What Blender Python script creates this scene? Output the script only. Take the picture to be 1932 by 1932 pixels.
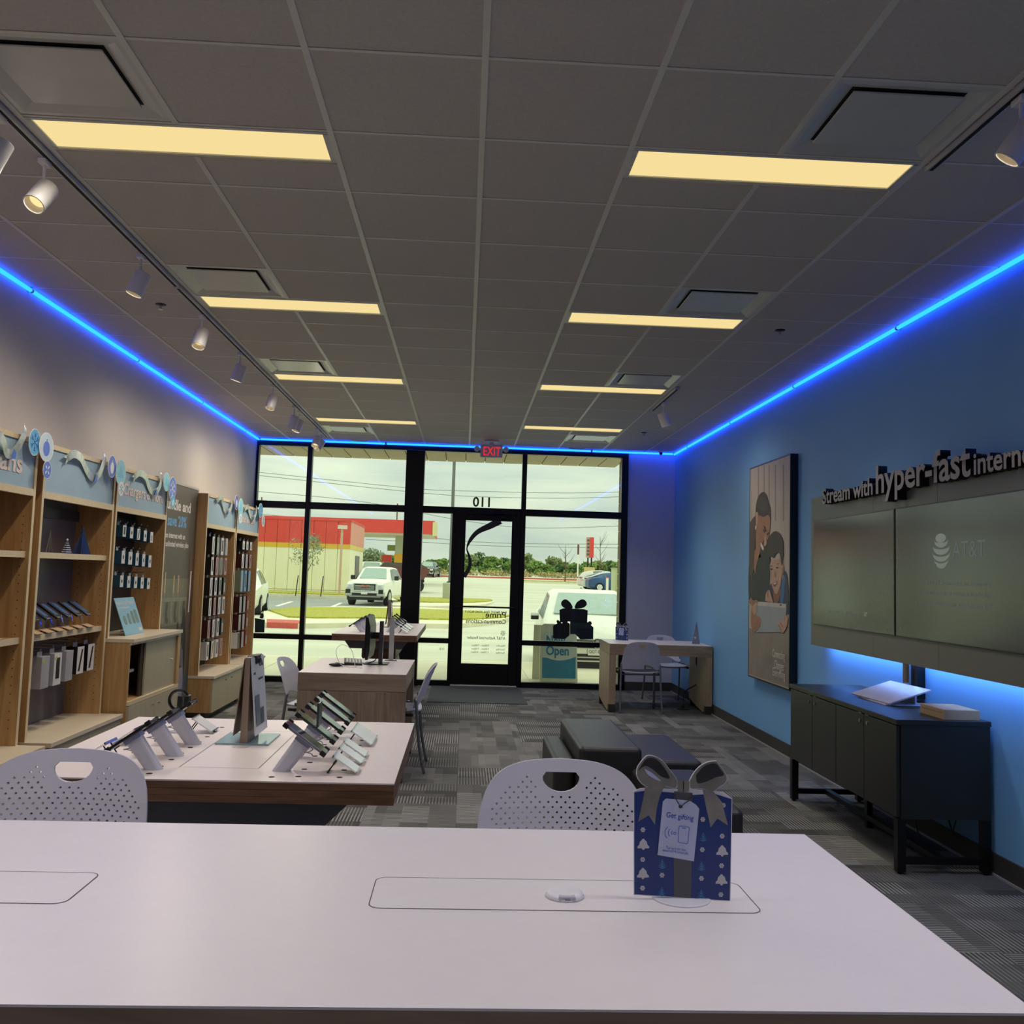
import bpy, bmesh, math, random
from mathutils import Vector, Matrix
random.seed(7)
for o in list(bpy.data.objects): bpy.data.objects.remove(o)
scene = bpy.context.scene
C = scene.collection
PI = math.pi

# ------------------------------------------------------------------ camera
CAMZ = 1.507
FPX, CXP, CYP = 1803.9, 966.0, 931.0
YAW, PITCH, ROLL = 0.04725, 0.08519, 0.0302
_f = Vector((math.sin(YAW)*math.cos(PITCH), math.cos(YAW)*math.cos(PITCH), math.sin(PITCH)))
_r = Vector((math.cos(YAW), -math.sin(YAW), 0)); _u = _r.cross(_f)
RX = math.cos(ROLL)*_r + math.sin(ROLL)*_u
UY = -math.sin(ROLL)*_r + math.cos(ROLL)*_u
cam_d = bpy.data.cameras.new('camera'); cam = bpy.data.objects.new('camera', cam_d); C.objects.link(cam)
cam_d.sensor_width = 36.0; cam_d.lens = 36.0*FPX/1932.0
cam_d.shift_y = (CYP-966.0)/1932.0
cam_d.clip_start = 0.02; cam_d.clip_end = 800
cam.matrix_world = Matrix(((RX.x, UY.x, -_f.x, 0), (RX.y, UY.y, -_f.y, 0), (RX.z, UY.z, -_f.z, CAMZ), (0, 0, 0, 1)))
scene.camera = cam

# ------------------------------------------------------------------ view
vs = scene.view_settings
vs.view_transform = 'Standard'; vs.look = 'None'; vs.gamma = 1.0; vs.exposure = 0.0; vs.use_curve_mapping = False

# ------------------------------------------------------------------ world: overcast sky, zenith about three times the horizon
W = bpy.data.worlds.new('overcast_sky'); scene.world = W; W.use_nodes = True
nt = W.node_tree; nt.nodes.clear()
N = nt.nodes.new; L = nt.links.new
tc = N('ShaderNodeTexCoord'); sx = N('ShaderNodeSeparateXYZ'); L(tc.outputs['Generated'], sx.inputs[0])
cl = N('ShaderNodeMath'); cl.operation = 'MAXIMUM'; cl.inputs[1].default_value = 0.0; L(sx.outputs['Z'], cl.inputs[0])
md = N('ShaderNodeMath'); md.operation = 'MULTIPLY_ADD'; md.inputs[1].default_value = 2.0; md.inputs[2].default_value = 1.0; L(cl.outputs[0], md.inputs[0])
mp = N('ShaderNodeMapping'); mp.inputs['Scale'].default_value = (2.2, 2.2, 11.0); L(tc.outputs['Generated'], mp.inputs['Vector'])
nz = N('ShaderNodeTexNoise'); nz.inputs['Scale'].default_value = 2.6; nz.inputs['Detail'].default_value = 5; L(mp.outputs[0], nz.inputs['Vector'])
cr = N('ShaderNodeValToRGB'); cr.color_ramp.elements[0].position = 0.36; cr.color_ramp.elements[1].position = 0.66
cr.color_ramp.elements[0].color = (0.60, 0.68, 0.62, 1); cr.color_ramp.elements[1].color = (0.84, 0.88, 0.72, 1)
L(nz.outputs['Fac'], cr.inputs[0])
bg = N('ShaderNodeBackground'); L(cr.outputs[0], bg.inputs['Color']); L(md.outputs[0], bg.inputs['Strength'])
ow = N('ShaderNodeOutputWorld'); L(bg.outputs[0], ow.inputs['Surface'])

# ------------------------------------------------------------------ room numbers
XL, XR, YW, ZC = -2.863, 2.868, 13.048, 3.259
YB = -3.2                                   # back of the shop behind the camera
T = 0.6096; GX, GY = 0.0123, 3.122          # ceiling grid origin
def gx(k): return GX + k*T
def gy(j): return GY + j*T

def ray(px, py): return RX*((px-CXP)/FPX) - UY*((py-CYP)/FPX) + _f
CAM = Vector((0, 0, CAMZ))
def onY(px, py, Y): d = ray(px, py); return CAM + d*(Y/d.y)
def onX(px, py, X): d = ray(px, py); return CAM + d*(X/d.x)
def onZ(px, py, Z): d = ray(px, py); return CAM + d*((Z-CAMZ)/d.z)

# ------------------------------------------------------------------ materials
def lin(c):
    if isinstance(c, str):
        c = c.lstrip('#'); c = [int(c[i:i+2], 16)/255 for i in (0, 2, 4)]
        c = [x/12.92 if x <= 0.04045 else ((x+0.055)/1.055)**2.4 for x in c]
    return (c[0], c[1], c[2], 1.0)
MATS = {}
def mat(name, col, rough=0.5, metal=0.0, var=0.06, scale=8.0, spec=0.5, bump=0.0, bscale=60.0, emit=None, es=1.0, stretch=None, alpha=None, coat=0.0):
    if name in MATS: return MATS[name]
    m = bpy.data.materials.new(name); m.use_nodes = True; t = m.node_tree
    b = t.nodes['Principled BSDF']; c = lin(col)
    b.inputs['Roughness'].default_value = rough; b.inputs['Metallic'].default_value = metal
    b.inputs['Specular IOR Level'].default_value = spec; b.inputs['Coat Weight'].default_value = coat
    tcn = t.nodes.new('ShaderNodeTexCoord'); mpn = t.nodes.new('ShaderNodeMapping')
    if stretch: mpn.inputs['Scale'].default_value = stretch
    t.links.new(tcn.outputs['Object'], mpn.inputs['Vector'])
    n = t.nodes.new('ShaderNodeTexNoise'); n.inputs['Scale'].default_value = scale; n.inputs['Detail'].default_value = 4
    t.links.new(mpn.outputs[0], n.inputs['Vector'])
    r = t.nodes.new('ShaderNodeValToRGB')
    r.color_ramp.elements[0].position = 0.3; r.color_ramp.elements[1].position = 0.7
    r.color_ramp.elements[0].color = tuple(max(0, x*(1-var)) for x in c[:3])+(1,)
    r.color_ramp.elements[1].color = tuple(min(1, x*(1+var)) for x in c[:3])+(1,)
    t.links.new(n.outputs['Fac'], r.inputs[0]); t.links.new(r.outputs[0], b.inputs['Base Color'])
    if bump:
        n2 = t.nodes.new('ShaderNodeTexNoise'); n2.inputs['Scale'].default_value = bscale
        t.links.new(mpn.outputs[0], n2.inputs['Vector'])
        bm_ = t.nodes.new('ShaderNodeBump'); bm_.inputs['Strength'].default_value = bump; bm_.inputs['Distance'].default_value = 0.01
        t.links.new(n2.outputs['Fac'], bm_.inputs['Height']); t.links.new(bm_.outputs[0], b.inputs['Normal'])
    if emit:
        b.inputs['Emission Color'].default_value = lin(emit); b.inputs['Emission Strength'].default_value = es
    MATS[name] = m; return m
def wood(name, c0, c1, axis='z', rough=0.45, scale=1.0):
    if name in MATS: return MATS[name]
    m = bpy.data.materials.new(name); m.use_nodes = True; t = m.node_tree; b = t.nodes['Principled BSDF']
    b.inputs['Roughness'].default_value = rough
    tcn = t.nodes.new('ShaderNodeTexCoord'); mpn = t.nodes.new('ShaderNodeMapping')
    s = {'x': (1.2, 14, 14), 'y': (14, 1.2, 14), 'z': (14, 14, 1.2)}[axis]
    mpn.inputs['Scale'].default_value = tuple(v*scale for v in s)
    t.links.new(tcn.outputs['Object'], mpn.inputs['Vector'])
    n = t.nodes.new('ShaderNodeTexNoise'); n.inputs['Scale'].default_value = 1.6; n.inputs['Detail'].default_value = 7; n.inputs['Distortion'].default_value = 1.1
    t.links.new(mpn.outputs[0], n.inputs['Vector'])
    r = t.nodes.new('ShaderNodeValToRGB'); r.color_ramp.elements[0].position = 0.32; r.color_ramp.elements[1].position = 0.7
    r.color_ramp.elements[0].color = lin(c0); r.color_ramp.elements[1].color = lin(c1)
    t.links.new(n.outputs['Fac'], r.inputs[0]); t.links.new(r.outputs[0], b.inputs['Base Color'])
    MATS[name] = m; return m
def glass_mat(name, tint=(0.93, 0.97, 0.93), refl=1.0, ior=1.45):
    if name in MATS: return MATS[name]
    m = bpy.data.materials.new(name); m.use_nodes = True; t = m.node_tree; t.nodes.clear()
    tr = t.nodes.new('ShaderNodeBsdfTransparent'); tr.inputs[0].default_value = (*tint, 1)
    gl = t.nodes.new('ShaderNodeBsdfGlossy'); gl.inputs['Roughness'].default_value = 0.0; gl.inputs[0].default_value = (refl, refl, refl, 1)
    fr = t.nodes.new('ShaderNodeFresnel'); fr.inputs['IOR'].default_value = ior
    mx = t.nodes.new('ShaderNodeMixShader'); o = t.nodes.new('ShaderNodeOutputMaterial')
    t.links.new(fr.outputs[0], mx.inputs[0]); t.links.new(tr.outputs[0], mx.inputs[1]); t.links.new(gl.outputs[0], mx.inputs[2]); t.links.new(mx.outputs[0], o.inputs[0])
    MATS[name] = m; return m
def emit_mat(name, col, strength):
    if name in MATS: return MATS[name]
    m = bpy.data.materials.new(name); m.use_nodes = True; t = m.node_tree; t.nodes.clear()
    e = t.nodes.new('ShaderNodeEmission'); e.inputs[0].default_value = lin(col) if isinstance(col, str) else (*col, 1); e.inputs[1].default_value = strength
    o = t.nodes.new('ShaderNodeOutputMaterial'); t.links.new(e.outputs[0], o.inputs[0])
    MATS[name] = m; return m

# ------------------------------------------------------------------ mesh building
class MB:
    def __init__(s): s.v = []; s.f = []
    def add(s, vs, fs):
        n = len(s.v); s.v += [tuple(v) for v in vs]; s.f += [tuple(i+n for i in f) for f in fs]; return s
    def box(s, x0, x1, y0, y1, z0, z1):
        return s.add([(x0,y0,z0),(x1,y0,z0),(x1,y1,z0),(x0,y1,z0),(x0,y0,z1),(x1,y0,z1),(x1,y1,z1),(x0,y1,z1)],
                     [(0,3,2,1),(4,5,6,7),(0,1,5,4),(1,2,6,5),(2,3,7,6),(3,0,4,7)])
    def cbox(s, c, d): return s.box(c[0]-d[0]/2, c[0]+d[0]/2, c[1]-d[1]/2, c[1]+d[1]/2, c[2]-d[2]/2, c[2]+d[2]/2)
    def tube(s, pts, r, n=8, caps=True):
        pts = [Vector(p) for p in pts]; rs = r if isinstance(r, (list, tuple)) else [r]*len(pts)
        base = len(s.v); up = None
        for i, p in enumerate(pts):
            d = (pts[min(i+1, len(pts)-1)] - pts[max(i-1, 0)]).normalized()
            if up is None or abs(d.dot(up)) > 0.98: up = Vector((0,0,1)) if abs(d.z) < 0.9 else Vector((1,0,0))
            a = d.cross(up).normalized(); b = a.cross(d).normalized(); up = b
            for k in range(n):
                t = 2*PI*k/n; s.v.append(tuple(p + (a*math.cos(t) + b*math.sin(t))*rs[i]))
        for i in range(len(pts)-1):
            for k in range(n):
                k2 = (k+1) % n
                s.f.append((base+i*n+k, base+i*n+k2, base+(i+1)*n+k2, base+(i+1)*n+k))
        if caps:
            s.f.append(tuple(base+k for k in range(n))[::-1]); s.f.append(tuple(base+(len(pts)-1)*n+k for k in range(n)))
        return s
    def lathe(s, prof, c=(0,0,0), n=16):
        base = len(s.v)
        for r, z in prof:
            for k in range(n):
                t = 2*PI*k/n; s.v.append((c[0]+r*math.cos(t), c[1]+r*math.sin(t), c[2]+z))
        for i in range(len(prof)-1):
            for k in range(n):
                k2 = (k+1) % n; s.f.append((base+i*n+k, base+i*n+k2, base+(i+1)*n+k2, base+(i+1)*n+k))
        s.f.append(tuple(base+k for k in range(n))[::-1]); s.f.append(tuple(base+(len(prof)-1)*n+k for k in range(n)))
        return s
    def prism(s, poly, axis, a0, a1):
        """poly: 2D points; axis 'x': (y,z) extruded in x; 'y': (x,z); 'z': (x,y)"""
        def P(p, a): return (a, p[0], p[1]) if axis == 'x' else ((p[0], a, p[1]) if axis == 'y' else (p[0], p[1], a))
        n = len(poly)
        return s.add([P(p, a0) for p in poly] + [P(p, a1) for p in poly],
                     [tuple(range(n)), tuple(range(2*n-1, n-1, -1))] + [(i, n+i, n+(i+1) % n, (i+1) % n) for i in range(n)])
    def xf(s, M):
        s.v = [tuple(M @ Vector(v)) for v in s.v]; return s
    def mesh(s, name, smooth=False):
        me = bpy.data.meshes.new(name); me.from_pydata(s.v, [], s.f)
        b = bmesh.new(); b.from_mesh(me); bmesh.ops.recalc_face_normals(b, faces=b.faces); b.to_mesh(me); b.free()
        if smooth: me.shade_smooth()
        me.update(); return me
def bevel_mesh(me, w, seg=2, angle=0.6):
    b = bmesh.new(); b.from_mesh(me)
    es = [e for e in b.edges if len(e.link_faces) == 2 and e.calc_face_angle(0) > angle]
    bmesh.ops.bevel(b, geom=es, offset=w, segments=seg, profile=0.5, affect='EDGES', clamp_overlap=True)
    b.to_mesh(me); b.free(); return me
def obj(name, me, material, parent=None, bevel=0, seg=2, smooth=False):
    if isinstance(me, MB): me = me.mesh(name, smooth)
    if bevel: bevel_mesh(me, bevel, seg); me.shade_smooth() if smooth else None
    if material is not None and not me.materials: me.materials.append(material)
    o = bpy.data.objects.new(name, me); C.objects.link(o)
    if parent is not None: o.parent = parent
    return o
def tag(o, label, cat, group=None):
    o['label'] = label; o['category'] = cat
    if group: o['group'] = group
    return o
def thing(name, label, cat, loc=(0,0,0), rz=0, group=None):
    o = bpy.data.objects.new(name, None); C.objects.link(o); o.empty_display_size = 0.1
    o.location = loc; o.rotation_euler = (0, 0, rz)
    return tag(o, label, cat, group)
def struct(name, me, m, parent=None):
    o = obj(name, me, m, parent)
    if parent is None: o['kind'] = 'structure'
    return o
def dup(root, loc=None, rz=None, label=None, group=None):
    def cp(o, par):
        c = o.copy(); C.objects.link(c); c.parent = par
        for ch in o.children: cp(ch, c)
        return c
    r = cp(root, None)
    if loc is not None: r.location = loc
    if rz is not None: r.rotation_euler = (0, 0, rz)
    if label: r['label'] = label
    if group: r['group'] = group
    return r
def frame(origin, xd, yd, nd):
    """matrix taking local x,y,z to the three directions at origin"""
    xd, yd, nd = Vector(xd).normalized(), Vector(yd).normalized(), Vector(nd).normalized()
    o = Vector(origin)
    return Matrix(((xd.x, yd.x, nd.x, o.x), (xd.y, yd.y, nd.y, o.y), (xd.z, yd.z, nd.z, o.z), (0,0,0,1)))
def text_mesh(s, size, extrude=0.0, bold=0.0, align='LEFT', width=None, shear=0.0):
    cu = bpy.data.curves.new('txt', 'FONT'); cu.body = s; cu.size = size; cu.extrude = extrude; cu.offset = bold
    cu.align_x = align; cu.resolution_u = 3; cu.fill_mode = 'BOTH' if extrude else 'FRONT'; cu.shear = shear
    o = bpy.data.objects.new('txt', cu); me = bpy.data.meshes.new_from_object(o); bpy.data.objects.remove(o)
    if width:
        xs = [v.co.x for v in me.vertices]; w = max(xs)-min(xs); k = width/w
        for v in me.vertices: v.co.x *= k
    return me
def text(name, s, size, M, m, parent=None, **kw):
    me = text_mesh(s, size, **kw); me.transform(M)
    return obj(name, me, m, parent)
def plate_mesh(outer, holes=(), thick=0.004):
    """2D outline with holes, extruded symmetrically about local z=0"""
    cu = bpy.data.curves.new('pl', 'CURVE'); cu.dimensions = '2D'; cu.fill_mode = 'BOTH'; cu.extrude = thick/2
    for poly in [outer]+list(holes):
        sp = cu.splines.new('POLY'); sp.points.add(len(poly)-1)
        for p, q in zip(sp.points, poly): p.co = (q[0], q[1], 0, 1)
        sp.use_cyclic_u = True
    o = bpy.data.objects.new('pl', cu); me = bpy.data.meshes.new_from_object(o); bpy.data.objects.remove(o)
    return me
def ellipse(cx, cy, rx, ry, n=20, a0=0.0): return [(cx+rx*math.cos(a0+2*PI*i/n), cy+ry*math.sin(a0+2*PI*i/n)) for i in range(n)]
def spline_pts(P, n=6):
    """Catmull-Rom through points"""
    P = [Vector(p) for p in P]; out = []
    for i in range(len(P)-1):
        p0, p1, p2, p3 = P[max(i-1,0)], P[i], P[i+1], P[min(i+2,len(P)-1)]
        for k in range(n):
            t = k/n
            out.append(0.5*((2*p1)+(p2-p0)*t+(2*p0-5*p1+4*p2-p3)*t*t+(3*p1-p0-3*p2+p3)*t**3))
    out.append(P[-1]); return out
def rrect(x0, x1, y0, y1, r, n=4):
    out = []
    for cx, cy, a in ((x1-r, y1-r, 0), (x0+r, y1-r, PI/2), (x0+r, y0+r, PI), (x1-r, y0+r, 1.5*PI)):
        for i in range(n+1): t = a + PI/2*i/n; out.append((cx+r*math.cos(t), cy+r*math.sin(t)))
    return out
def sheet(pts, wvec, th=0.0):
    """ribbon: strip along pts, width vector wvec (or list)"""
    mb = MB(); n = len(pts)
    w = wvec if isinstance(wvec, list) else [Vector(wvec)]*n
    vs = [tuple(Vector(p)-w[i]/2) for i, p in enumerate(pts)] + [tuple(Vector(p)+w[i]/2) for i, p in enumerate(pts)]
    mb.add(vs, [(i, i+1, n+i+1, n+i) for i in range(n-1)])
    return mb
def solid(o, t):
    md = o.modifiers.new('thick', 'SOLIDIFY'); md.thickness = t; md.offset = 0; return o
# ================================================================== THE ROOM
def carpet_mat():
    m = bpy.data.materials.new('carpet'); m.use_nodes = True; t = m.node_tree; b = t.nodes['Principled BSDF']
    b.inputs['Roughness'].default_value = 0.95; b.inputs['Specular IOR Level'].default_value = 0.15
    n = t.nodes.new; l = t.links.new
    geo = n('ShaderNodeNewGeometry'); oi = n('ShaderNodeObjectInfo')
    rot = n('ShaderNodeMapping'); rot.inputs['Rotation'].default_value = (0, 0, PI/2)
    l(geo.outputs['Position'], rot.inputs['Vector'])
    gt = n('ShaderNodeMath'); gt.operation = 'GREATER_THAN'; gt.inputs[1].default_value = 0.45; l(oi.outputs['Random'], gt.inputs[0])
    mx = n('ShaderNodeMix'); mx.data_type = 'VECTOR'; l(gt.outputs[0], mx.inputs['Factor']); l(geo.outputs['Position'], mx.inputs[4]); l(rot.outputs[0], mx.inputs[5])
    vec = mx.outputs[1]
    br = n('ShaderNodeTexBrick'); br.inputs['Scale'].default_value = 1.0; br.inputs['Mortar Size'].default_value = 0.0
    br.inputs['Brick Width'].default_value = 0.22; br.inputs['Row Height'].default_value = 0.11; br.offset = 0.37
    br.inputs['Color1'].default_value = lin('#50504c'); br.inputs['Color2'].default_value = lin('#686863'); br.inputs['Bias'].default_value = -0.25
    l(vec, br.inputs['Vector'])
    wv = n('ShaderNodeTexWave'); wv.inputs['Scale'].default_value = 15.0; wv.inputs['Distortion'].default_value = 0.4; wv.bands_direction = 'X'
    l(vec, wv.inputs['Vector'])
    cr_ = n('ShaderNodeValToRGB'); cr_.color_ramp.elements[0].position = 0.62; cr_.color_ramp.elements[1].position = 0.8
    cr_.color_ramp.elements[0].color = (0, 0, 0, 1); cr_.color_ramp.elements[1].color = (1, 1, 1, 1); l(wv.outputs['Fac'], cr_.inputs[0])
    b2 = n('ShaderNodeTexBrick'); b2.inputs['Mortar Size'].default_value = 0.0; b2.inputs['Scale'].default_value = 1.0
    b2.inputs['Brick Width'].default_value = 0.41; b2.inputs['Row Height'].default_value = 0.17; b2.inputs['Color1'].default_value = (0, 0, 0, 1); b2.inputs['Color2'].default_value = (1, 1, 1, 1); b2.inputs['Bias'].default_value = -0.1
    l(vec, b2.inputs['Vector'])
    mul = n('ShaderNodeMath'); mul.operation = 'MULTIPLY'; l(cr_.outputs[0], mul.inputs[0]); l(b2.outputs['Color'], mul.inputs[1])
    m2 = n('ShaderNodeMix'); m2.data_type = 'RGBA'; l(mul.outputs[0], m2.inputs['Factor']); l(br.outputs['Color'], m2.inputs[6]); m2.inputs[7].default_value = lin('#adaca4')
    nz_ = n('ShaderNodeTexNoise'); nz_.inputs['Scale'].default_value = 260; l(geo.outputs['Position'], nz_.inputs['Vector'])
    m3 = n('ShaderNodeMix'); m3.data_type = 'RGBA'; m3.blend_type = 'MULTIPLY'; m3.inputs['Factor'].default_value = 0.55
    l(m2.outputs[2], m3.inputs[6]); l(nz_.outputs['Fac'], m3.inputs[7]); 
    hs = n('ShaderNodeHueSaturation'); v_ = n('ShaderNodeMapRange'); l(oi.outputs['Random'], v_.inputs[0]); v_.inputs[3].default_value = 1.15; v_.inputs[4].default_value = 1.6
    l(m3.outputs[2], hs.inputs['Color']); l(v_.outputs[0], hs.inputs['Value'])
    l(hs.outputs[0], b.inputs['Base Color'])
    bp = n('ShaderNodeBump'); bp.inputs['Strength'].default_value = 0.35; bp.inputs['Distance'].default_value = 0.004; l(nz_.outputs['Fac'], bp.inputs['Height']); l(bp.outputs[0], b.inputs['Normal'])
    return m
M_CARPET = carpet_mat()
M_SLAB = mat('slab', '#3a3a38', 0.9)
floor = struct('floor', MB().box(XL, XR, YB, YW+0.06, -0.12, -0.006), M_SLAB)
ct = MB().box(-0.2995, 0.2995, -0.2995, 0.2995, -0.006, 0.0).mesh('carpet_tile'); ct.materials.append(M_CARPET)
nxt, nyt = 10, 24
sxt = (XR-XL)/(nxt)
for a in range(nxt):
    for b_ in range(nyt):
        y = YW-0.02-0.3-b_*0.6
        if y < -1.2: continue
        o = bpy.data.objects.new('carpet_tile', ct); C.objects.link(o); o.parent = floor
        o.location = (XL+sxt*(a+0.5), y, 0); o.scale = (sxt/0.6, 1, 1)

M_WL = mat('paint_grey', '#cbc4ba', 0.55, var=0.02, scale=2)
M_WB = mat('paint_blue', '#78b5e4', 0.5, var=0.03, scale=1.5)
M_WF = mat('paint_light_grey', '#c4c6ce', 0.5, var=0.02)
M_BASE = mat('rubber_base', '#3c3a36', 0.6)
struct('wall_left', MB().box(XL-0.12, XL, YB, YW+0.12, 0, ZC+0.3), M_WL)
struct('wall_right', MB().box(XR, XR+0.12, YB, YW+0.12, 0, ZC+0.3), M_WB)
struct('wall_front', MB().box(2.215, XR, YW, YW+0.14, 0, ZC+0.3), M_WF)
struct('wall_back', MB().box(XL-0.12, XR+0.12, YB-0.12, YB, 0, ZC+0.3), M_WL)
struct('wall_header', MB().box(XL, 2.215, YW, YW+0.14, ZC, ZC+0.4), M_WF)
struct('baseboard_right', MB().box(XR-0.012, XR, YB, YW, 0, 0.115), M_BASE)
struct('trim_1', MB().box(XR-0.02, XR-0.012, YB, YW, 0, 0.012), mat('trim_grey', '#9a9a96', 0.5))
struct('baseboard_front', MB().box(2.215, XR-0.012, YW-0.012, YW, 0, 0.115), M_BASE)
struct('baseboard_left', MB().box(XL, XL+0.012, YB, YW, 0, 0.115), M_BASE)

# ---- ceiling: tiles and the rails that carry them
M_TILE = mat('ceiling_tile', '#bdb7b1', 0.9, var=0.05, scale=60, bump=0.25, bscale=160)
M_RAIL = mat('ceiling_rail', '#d2d0c8', 0.45, var=0.02)
ceil = struct('ceiling', MB().box(XL, XR, YB, YW+0.1, ZC+0.07, ZC+0.3), M_TILE)
panels = [(k, j) for j in (-7, -3, 1, 5, 9, 13) for k in (-3, 1)]
diffs = [(-3, 0), (-3, 4), (-3, 8), (-3, 14), (2, 0), (2, 4), (2, 8), (2, 14)]
taken_full = set(diffs)
taken_half = set()
for k, j in panels: taken_half.add((k, j)); taken_half.add((k+1, j))
tcache = {}
def ctile(x0, x1, y0, y1):
    x0 = max(x0, XL); x1 = min(x1, XR); y1 = min(y1, YW); y0 = max(y0, YB)
    if x1-x0 < 0.03 or y1-y0 < 0.03: return
    key = (round(x1-x0, 3), round(y1-y0, 3))
    if key not in tcache:
        w, d = key; e = 0.011
        me = MB().box(-w/2+e, w/2-e, -d/2+e, d/2-e, 0.0, 0.02).mesh('ceiling_tile'); me.materials.append(M_TILE); tcache[key] = me
    o = bpy.data.objects.new('ceiling_tile', tcache[key]); C.objects.link(o); o.parent = ceil
    o.location = ((x0+x1)/2, (y0+y1)/2, ZC)
for k in range(-5, 5):
    for j in range(-8, 17):
        if (k, j) in taken_full: continue
        y0, y1 = gy(j), gy(j+1)
        if (k, j) in taken_half: y0 = gy(j+0.5)
        ctile(gx(k), gx(k+1), y0, y1)
for k in range(-4, 5):
    ys = [YB]
    if k in (-2, 2):
        for j in sorted((-7, -3, 1, 5, 9, 13)): ys += [gy(j), gy(j+.5)]
    ys.append(YW)
    for q in range(0, len(ys), 2): obj('main_rail', MB().box(gx(k)-0.012, gx(k)+0.012, ys[q], ys[q+1], ZC-0.004, ZC+0.012), M_RAIL, ceil)
for j in range(-10, 17):
    if gy(j) > YB and gy(j) < YW:
        obj('cross_rail', MB().box(XL, XR, gy(j)-0.008, gy(j)+0.008, ZC-0.002, ZC+0.012), M_RAIL, ceil)
for x, a in ((XL, 0), (XR-0.02, 1)): obj('edge_rail', MB().box(x, x+0.02, YB, YW, ZC-0.002, ZC+0.012), M_RAIL, ceil)

# ---- light panels
M_PFR = mat('fixture_white', '#c9c8c2', 0.4)
M_PANEL = emit_mat('panel_light', (0.93, 0.73, 0.33), 1.0)
P_W = 11.3
names = {1: 'nearest the exit sign end of row'}
for k, j in panels:
    x0, x1, y0, y1 = gx(k), gx(k+2), gy(j), gy(j+0.5)
    side = 'shelf side' if k < 0 else 'blue wall side'
    pos = {-7: 'at the back of the shop', -3: 'over the white counter', 1: 'first in its row', 5: 'second in its row', 9: 'third in its row', 13: 'last in its row, by the shop window'}[j]
    t = thing('ceiling_light', f'long recessed ceiling light panel, {side}, {pos}', 'ceiling light', ((x0+x1)/2, (y0+y1)/2, ZC), 0, 'recessed ceiling light panels')
    w, d = x1-x0, y1-y0
    fr = MB(); b = 0.022
    fr.box(-w/2+.012, w/2-.012, -d/2+.01, -d/2+b+.006, -0.004, 0.012); fr.box(-w/2+.012, w/2-.012, d/2-b-.006, d/2-.01, -0.004, 0.012)
    fr.box(-w/2+.012, -w/2+b+.012, -d/2+b, d/2-b, -0.004, 0.012); fr.box(w/2-b-.012, w/2-.012, -d/2+b, d/2-b, -0.004, 0.012)
    obj('frame', fr, M_PFR, t)
    obj('diffuser', MB().box(-w/2+b+.012, w/2-b-.012, -d/2+b+.006, d/2-b-.006, 0.002, 0.014), M_PANEL, t)
    ld = bpy.data.lights.new('panel_lamp', 'AREA'); ld.shape = 'RECTANGLE'; ld.size = w-0.1; ld.size_y = d-0.08
    ld.energy = P_W; ld.color = (1.0, 0.93, 0.87); ld.spread = math.radians(118)
    lo = bpy.data.objects.new('panel_lamp', ld); C.objects.link(lo); lo.parent = t; lo.location = (0, 0, -0.006)

# ---- square air diffusers
M_DIF = mat('diffuser_metal', '#c6c6c2', 0.3, metal=0.12, var=0.03)
M_DARK = mat('duct_dark', '#141312', 0.8)
for n_, (k, j) in enumerate(diffs):
    x, y = gx(k+0.5), gy(j+0.5)
    side = 'shelf side' if k < 0 else 'blue wall side'
    pos = {0: 'before the first light panel', 4: 'before the second light panel', 8: 'before the third light panel', 14: 'behind the last light panel'}[j]
    t = thing('air_diffuser', f'square metal ceiling air diffuser, {side}, {pos}', 'air vent', (x, y, ZC), 0, 'square ceiling air diffusers')
    mb = MB(); h = T/2-.012; i = T/2-.10
    ring = [(-h, -h), (h, -h), (h, h), (-h, h)]; inner = [(-i, -i), (i, -i), (i, i), (-i, i)]
    vsx = [(a, b, 0.0) for a, b in ring] + [(a*.93, b*.93, 0.0) for a, b in ring] + [(a*1.03, b*1.03, 0.022) for a, b in inner]
    fs = []
    for q in range(4):
        q2 = (q+1) % 4; fs += [(q, q2, 4+q2, 4+q), (4+q, 4+q2, 8+q2, 8+q)]
    mb.add(vsx, fs); obj('cone', mb, M_DIF, t)
    obj('duct', MB().box(-i*1.06, i*1.06, -i*1.06, i*1.06, 0.022, 0.032), M_DARK, t)
    obj('face_plate', MB().box(-i, i, -i, i, 0.004, 0.012), M_DIF, t, bevel=0.003)

# ---- small slot vents at the window
for x, lb in ((gx(-2.44), 'thin white slot vent in the ceiling above the wide window'), (gx(2.41), 'thin white slot vent in the ceiling above the pale corner')):
    t = thing('slot_vent', lb, 'air vent', (x, gy(16.1), ZC-0.004))
    obj('vent_body', MB().box(-.11, .11, -.03, .03, -.006, .002), M_RAIL, t); obj('slot', MB().box(-.09, .09, -.008, .008, -.008, -.005), M_DARK, t)

# ---- sprinklers
M_CHR = mat('chrome', '#c8c8c8', 0.15, metal=1.0, var=0.02)
M_DKM = mat('dark_metal', '#2b2b2c', 0.35, metal=0.6)
for k, j, lb in ((-3.48, 5.45, 'ceiling sprinkler head between the track lights and the grey wall'), (3.48, 5.42, 'ceiling sprinkler head near the blue wall, over the poster'), (3.42, 13.38, 'ceiling sprinkler head near the window corner of the blue wall')):
    t = thing('sprinkler', lb, 'sprinkler', (gx(k), gy(j), ZC))
    obj('escutcheon', MB().lathe([(0.036, 0.0), (0.036, -0.004), (0.02, -0.008)], n=16), M_DKM, t)
    obj('nozzle', MB().lathe([(0.008, -0.006), (0.008, -0.03), (0.018, -0.032), (0.018, -0.035)], n=12), M_CHR, t)

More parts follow.
